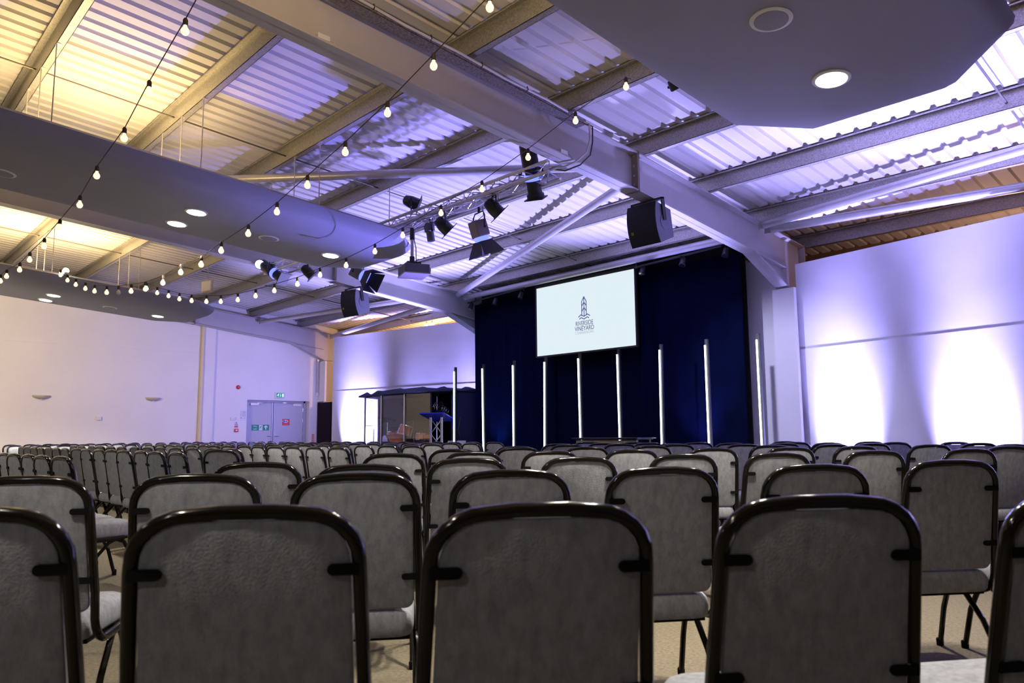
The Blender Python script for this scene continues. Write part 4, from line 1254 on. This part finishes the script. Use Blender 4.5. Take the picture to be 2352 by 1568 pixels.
# ------------------------------------------------------------------ festoon strings
def ray(px, py):
    return fw + rt * ((px - 1176) / F_PX) - up * ((py - 784) / F_PX)
def on_plane_z(px, py, z):
    r_ = ray(px, py)
    k = (z - CAM_H) / r_.z
    return Vector((0, 0, CAM_H)) + r_ * k
def festoon(pts, p0, p1, label, off=(), tail0=None, tail1=None):
    """pts: bulb sightings in order; the string hangs in the vertical plane through p0 and p1"""
    d = Vector((p1[0] - p0[0], p1[1] - p0[1], 0))
    n_ = Vector((-d.y, d.x, 0)).normalized()
    P = []
    for px, py in pts:
        r_ = ray(px, py)
        k = (Vector((*p0, 0)) - Vector((0, 0, 0))).dot(n_) / r_.dot(n_)
        P.append(Vector((0, 0, CAM_H)) + r_ * k)
    root = thing('festoon_string', label, 'string light', P[0], 0, 'festoon light strings')
    o = P[0]
    line = [p - o + Vector((0, 0, 0.095)) for p in P]
    if tail0 is not None:
        line = [Vector(tail0) - o] + line
    if tail1 is not None:
        line = line + [Vector(tail1) - o]
    MB().tube(line, 0.004, 6).build('cord', M['cord'], root)
    sock = MB().lathe([(0.016, 0.045), (0.018, 0.05), (0.018, 0.085), (0.010, 0.10)], 10)
    glob = MB().lathe([(0.004, -0.030), (0.015, -0.027), (0.025, -0.016), (0.029, 0.0), (0.026, 0.014), (0.018, 0.027), (0.013, 0.034), (0.013, 0.046)], 12)
    first = None
    for i, p in enumerate(P):
        if first is None:
            s_ = glob.build('bulb', M['bulb'], root)
            k_ = sock.build('socket', M['cord'], s_)
            first = s_
            s_.location = p - o
        else:
            s_ = first.copy()
            C.objects.link(s_)
            s_.parent = root
            s_.location = p - o
            k_ = first.children[0].copy()
            C.objects.link(k_)
            k_.parent = s_
        if i in off:
            s_.data = s_.data.copy()
            s_.data.materials[0] = M['bulb_off']
    return P
S1 = [(505, -72), (425, 72), (342, 212), (285, 318), (222, 404), (183, 471), (137, 524), (101, 566), (68, 597), (45, 620), (15, 635), (1, 646)]
S2 = [(1262, -125), (1125, 18), (996, 152), (890, 260), (793, 350), (706, 426), (636, 487), (570, 537), (508, 576), (462, 608), (415, 626), (374, 650), (334, 664), (301, 669), (272, 672), (245, 672), (217, 669), (196, 663), (174, 654), (155, 644), (139, 632)]
S3 = [(1438, 200), (1322, 278), (1213, 362), (1107, 435), (1013, 490), (925, 541), (861, 578), (795, 610), (735, 632), (683, 653), (630, 668), (587, 680), (546, 689), (507, 693), (474, 693), (440, 691), (412, 687), (387, 680), (361, 673), (337, 663)]
def ends(pts, za, zb):
    a, c = on_plane_z(*pts[0], za), on_plane_z(*pts[-1], zb)
    return (a.x, a.y), (c.x, c.y)
FEST = []
for pts, za, zb, lab, off in ((S1, 4.1, 3.25, 'festoon light string nearest the left edge, crossing the middle hanging panel', ()),
                              (S2, 4.15, 3.75, 'middle festoon light string, from the photo top to the left panel lamps', (14,)),
                              (S3, 4.32, 3.45, 'right festoon light string, passing the truss and drooping before the left panel', ())):
    a, c = ends(pts, za, zb)
    FEST.append(festoon(pts, a, c, lab, off, tail0=(-4.28, 5.66, zr(5.66) + 0.02) if pts is S3 else None))

# ------------------------------------------------------------------ chairs
def make_chair():
    root = thing('banquet_chair', 'chair', 'chair')
    # back frame: one bent tube from seat side, up, over and down
    def arc(c, r, a0, a1, n, plane):
        out = []
        for i in range(n + 1):
            a = a0 + (a1 - a0) * i / n
            out.append(plane(c, r * math.cos(a), r * math.sin(a)))
        return out
    def side(s):
        p = [(s * .225, 0.10, .330), (s * .226, 0.0, .325), (s * .228, -.09, .325)]
        for i in range(1, 6):
            a = -PI / 2 - (PI / 2 - .17) * i / 5
            p.append((s * (.228 - .001 * i), -.09 + .10 * math.cos(a), .425 + .10 * math.sin(a)))
        zs = [.50, .60, .70, .79]
        for z in zs:
            p.append((s * (.222 - .012 * (z - .5) / .3), -.192 - (z - .47) * .19, z))
        for i in range(1, 7):
            a = (PI / 2) * i / 6
            z = .80 + .092 * math.sin(a)
            x = .21 - .105 * (1 - math.cos(a))
            p.append((s * x, -.192 - (z - .47) * .19, z))
        return p
    L, Rr = side(-1), side(1)
    ztop = .897
    mid = [(-.05, -.192 - (ztop - .47) * .19, ztop), (.05, -.192 - (ztop - .47) * .19, ztop)]
    pts = L + mid + Rr[::-1]
    MB().tube(pts, .0155, 10, r2=.0145).build('back_frame', M['chair_frame'], root)
    # padded back panel between the tubes
    def yb(z):
        return -.192 - (z - .47) * .19
    outl = []
    hw0, hw1, z0, z1 = .203, .194, .432, .881
    for i in range(5):
        a = PI + (PI / 2) * i / 4
        outl.append((-hw0 + .03 + .03 * math.cos(a), z0 + .03 + .03 * math.sin(a)))
    for i in range(5):
        a = -PI / 2 + (PI / 2) * i / 4
        outl.append((hw0 - .03 + .03 * math.cos(a), z0 + .03 + .03 * math.sin(a)))
    for i in range(7):
        a = (PI / 2) * i / 6
        outl.append((hw1 - .09 + .09 * math.cos(a), z1 - .085 + .085 * math.sin(a)))
    for i in range(7):
        a = PI / 2 + (PI / 2) * i / 6
        outl.append((-hw1 + .09 + .09 * math.cos(a), z1 - .085 + .085 * math.sin(a)))
    n = len(outl)
    cz = (z0 + z1) / 2
    vs = []
    layers = [(-.011, .96), (-.007, 1.0), (.006, 1.0), (.010, .93), (.030, .90), (.038, .82), (.042, .6)]
    for (dy, k) in layers:
        for x, z in outl:
            xx, zz = x * k, cz + (z - cz) * k
            vs.append((xx, yb(zz) + dy, zz))
    fs = [tuple(range(n))]
    for i in range(len(layers) - 1):
        for j in range(n):
            fs.append((i * n + j, (i + 1) * n + j, (i + 1) * n + (j + 1) % n, i * n + (j + 1) % n))
    fs.append(tuple(range(len(layers) * n - 1, (len(layers) - 1) * n - 1, -1)))
    MB().add(vs, fs).build('back_panel', M['fabric'], root, angle=0.9)
    # seat cushion
    so = []
    rw, fwid, y0, y1 = .205, .215, -.205, .225
    for (cx, cy, a0, r_) in ((-rw + .05, y0 + .05, PI, .05), (rw - .05, y0 + .05, 1.5 * PI, .05), (fwid - .07, y1 - .07, 0, .07), (-fwid + .07, y1 - .07, .5 * PI, .07)):
        for i in range(5):
            a = a0 + (PI / 2) * i / 4
            so.append((cx + r_ * math.cos(a), cy + r_ * math.sin(a)))
    n = len(so)
    lay = [(.332, .90), (.336, .95), (.348, .985), (.370, 1.0), (.390, .995), (.408, .97), (.421, .925), (.429, .86), (.434, .7), (.436, .4)]
    vs = [(x * k, .01 + (y - .01) * k, z) for z, k in lay for x, y in so]
    fs = [tuple(range(n - 1, -1, -1))]
    for i in range(len(lay) - 1):
        for j in range(n):
            fs.append((i * n + j, i * n + (j + 1) % n, (i + 1) * n + (j + 1) % n, (i + 1) * n + j))
    fs.append(tuple(range((len(lay) - 1) * n, len(lay) * n)))
    MB().add(vs, fs).build('seat', M['fabric'], root, angle=1.2)
    MB().box(-.19, .19, -.16, .19, .318, .335).build('seat_base', M['rubber'], root, smooth=False)
    # rubber bumpers from the tube onto the back
    for s in (-1, 1):
        for z, xo in ((.785, .212), (.545, .221)):
            b = MB()
            y = yb(z)
            x_in = xo - .062
            loop = [(s * xo, z - .011), (s * xo, z + .011)] + [(s * (x_in + .011 - .011 * math.sin(a * PI / 6)), z + .011 * math.cos(a * PI / 6)) for a in range(7)]
            b.extrude([(x, y - .019, zz) for x, zz in loop], (0, .008, 0))
            b.build('bumper', M['rubber'], root, smooth=False)
    # crossed side legs
    for s in (-1, 1):
        MB().tube([(s * .205, .03, .328), (s * .215, .10, .30), (s * .222, .155, .19), (s * .226, .205, .012)], .0125, 8).build('leg', M['chair_frame'], root)
        MB().tube([(s * .205, .07, .328), (s * .215, .0, .30), (s * .222, -.10, .19), (s * .226, -.205, .012)], .0125, 8).build('leg', M['chair_frame'], root)
        for y in (.207, -.207):
            MB().lathe([(.016, 0), (.017, .028), (.014, .034)], 8, (s * .226, y, 0)).build('foot', M['rubber'], root)
    return root
CHAIR = make_chair()
used = [False]
TOPB = 0.273                      # the top of the back sits this far behind the origin
def place(xb, yb_, rz, label, group):
    """xb, yb_: ground point under the top of the backrest"""
    f = (-math.sin(rz), math.cos(rz))
    loc = (xb + f[0] * TOPB, yb_ + f[1] * TOPB, 0)
    if not used[0]:
        used[0] = True
        CHAIR.location = loc
        CHAIR.rotation_euler = (0, 0, rz)
        CHAIR['label'] = label
        CHAIR['group'] = group
        return CHAIR
    return dup(CHAIR, loc, rz, label, group)
cy_, sy_ = math.cos(YAW), math.sin(YAW)
def px_of(x, y, z):
    v = Vector((x, y, z - CAM_H))
    d = v.dot(fw)
    return (1176 + F_PX * v.dot(rt) / d, 784 - F_PX * v.dot(up) / d, d) if d > 0.1 else None
def from_ld(l, d):
    return (l * cy_ - d * sy_, l * sy_ + d * cy_)
RIGHT = [(-1.014, 1.026), (-1.397, 0.619), (-0.701, 1.519), (-2.285, 1.4), (-2.688, 1.003), (-2.008, 1.874), (-1.692, 2.365), (-1.345, 2.889), (-1.089, 3.637), (-3.63, 1.652), (-2.937, 1.834), (-3.161, 2.634), (-2.791, 3.121), (-2.588, 3.827), (-2.247, 4.325), (-1.974, 5.091), (-1.623, 5.802), (-4.436, 3.014), (-4.265, 3.604), (-3.907, 4.055), (-3.641, 4.687), (-3.374, 5.404), (-2.942, 5.868), (-2.662, 6.494), (-7.211, 8.248), (-6.384, 8.248), (-5.82, 7.835), (-6.241, 7.442), (-5.21, 7.506), (-4.702, 9.251), (-4.242, 8.586), (-4.784, 6.948), (-5.364, 8.248), (-3.974, 7.771), (-3.677, 8.229), (-6.412, 6.8), (-4.697, 7.918), (-4.108, 7.176), (-5.631, 7.027), (-3.6, 9.151), (-3.074, 7.865), (-3.131, 8.639), (-5.849, 6.354), (-2.637, 8.974), (-3.218, 7.282), (-2.237, 8.31), (-5.651, 5.348), (-3.568, 6.735), (-1.809, 7.637), (-4.53, 6.137), (-5.146, 4.907), (-4.702, 5.367), (-2.352, 7.309), (-1.641, 6.839), (-5.177, 4.15)]
RIGHT += [from_ld(-1.08, 1.46), from_ld(1.24, 1.62), from_ld(-1.68, 2.6), from_ld(2.46, 3.3)]
RZ = R(56)
items = []
for (x, y) in RIGHT:
    l, d = x * cy_ + y * sy_, -x * sy_ + y * cy_
    items.append((d - .18 * l, l, x, y))
rows = {}
for it in items:
    k = 0 if it[0] < 2.1 else 1 if it[0] < 3.05 else 2 if it[0] < 4.75 else 3 if it[0] < 6.2 else 4 if it[0] < 7.3 else 5 if it[0] < 8.4 else 6 if it[0] < 9.2 else 7
    rows.setdefault(k, []).append(it)
rown = ['nearest row', 'second row from the camera', 'third row from the camera', 'fourth row from the camera', 'fifth row from the camera', 'sixth row from the camera', 'seventh row from the camera', 'farthest row']
taken = []
for k in sorted(rows):
    q = sorted(rows[k], key=lambda i: i[1])
    for n_, it in enumerate(q):
        place(it[2], it[3], RZ + R(random.uniform(-2.5, 2.5)), 'grey chair, %s from left, %s, right block' % (ordn[n_], rown[k]), 'chairs of the right block')
        taken.append((it[2], it[3]))
place(-7.25, 2.93, R(26), 'grey padded chair turned more to the camera at the aisle end of the left block', 'chairs by the aisle')
taken.append((-7.25, 2.93))
N_RIGHT = len(taken)
def free(x, y, r_=0.5):
    return all((x - a) ** 2 + (y - b) ** 2 > (r_ * r_ if i < N_RIGHT else 0.215) for i, (a, b) in enumerate(taken))
def seen(x, y):
    p = px_of(x, y, 0.9)
    return p is not None and -45 < p[0] < 2400
LROWS = [(1.32, -6.08), (2.29, -6.62), (3.30, -6.85), (4.30, -7.45), (5.25, -7.35), (6.20, -8.2), (7.1, -8.45), (7.95, -8.9)]
lname = ['front', 'second', 'third', 'fourth', 'fifth', 'sixth', 'seventh', 'farthest']
for k, (y, xe) in enumerate(LROWS):
    n_ = 0
    for i in range(20):
        x = xe - i * 0.515
        yy = y + 0.012 * i * (1 if k % 2 else -0.4) + random.uniform(-.02, .02)
        if x < -14.3:
            break
        if not seen(x, yy) or not free(x, yy, 0.62):
            continue
        place(x, yy, R(2 + random.uniform(-3, 3)), 'grey chair, %s from the aisle, %s row of the left block' % (ordn[n_], 'nearest' if k == 0 else lname[k]), 'chairs of the left block')
        taken.append((x, yy))
        n_ += 1
wf = R(-48)
fd, rd = Vector((-math.sin(wf), math.cos(wf))), Vector((math.cos(wf), math.sin(wf)))
o_ = Vector((-15.1, 3.0))
for r_ in range(-4, 8):
    n_ = 0
    for i in range(-12, 14):
        p = o_ - fd * (r_ * 0.93) - rd * (i * 0.53)
        if not (-18.75 < p.x < -14.85 and 2.5 < p.y < 8.35):
            continue
        if not seen(p.x, p.y) or not free(p.x, p.y, 0.5):
            continue
        if p.x < -18.2 and p.y > 7.6:
            continue
        place(p.x, p.y, wf + R(random.uniform(-3, 3)), 'grey chair, %s from near end, %s row of the wing by the left wall' % (ordn[n_], ordn[r_ + 4]), 'chairs of the far wing')
        taken.append((p.x, p.y))
        n_ += 1
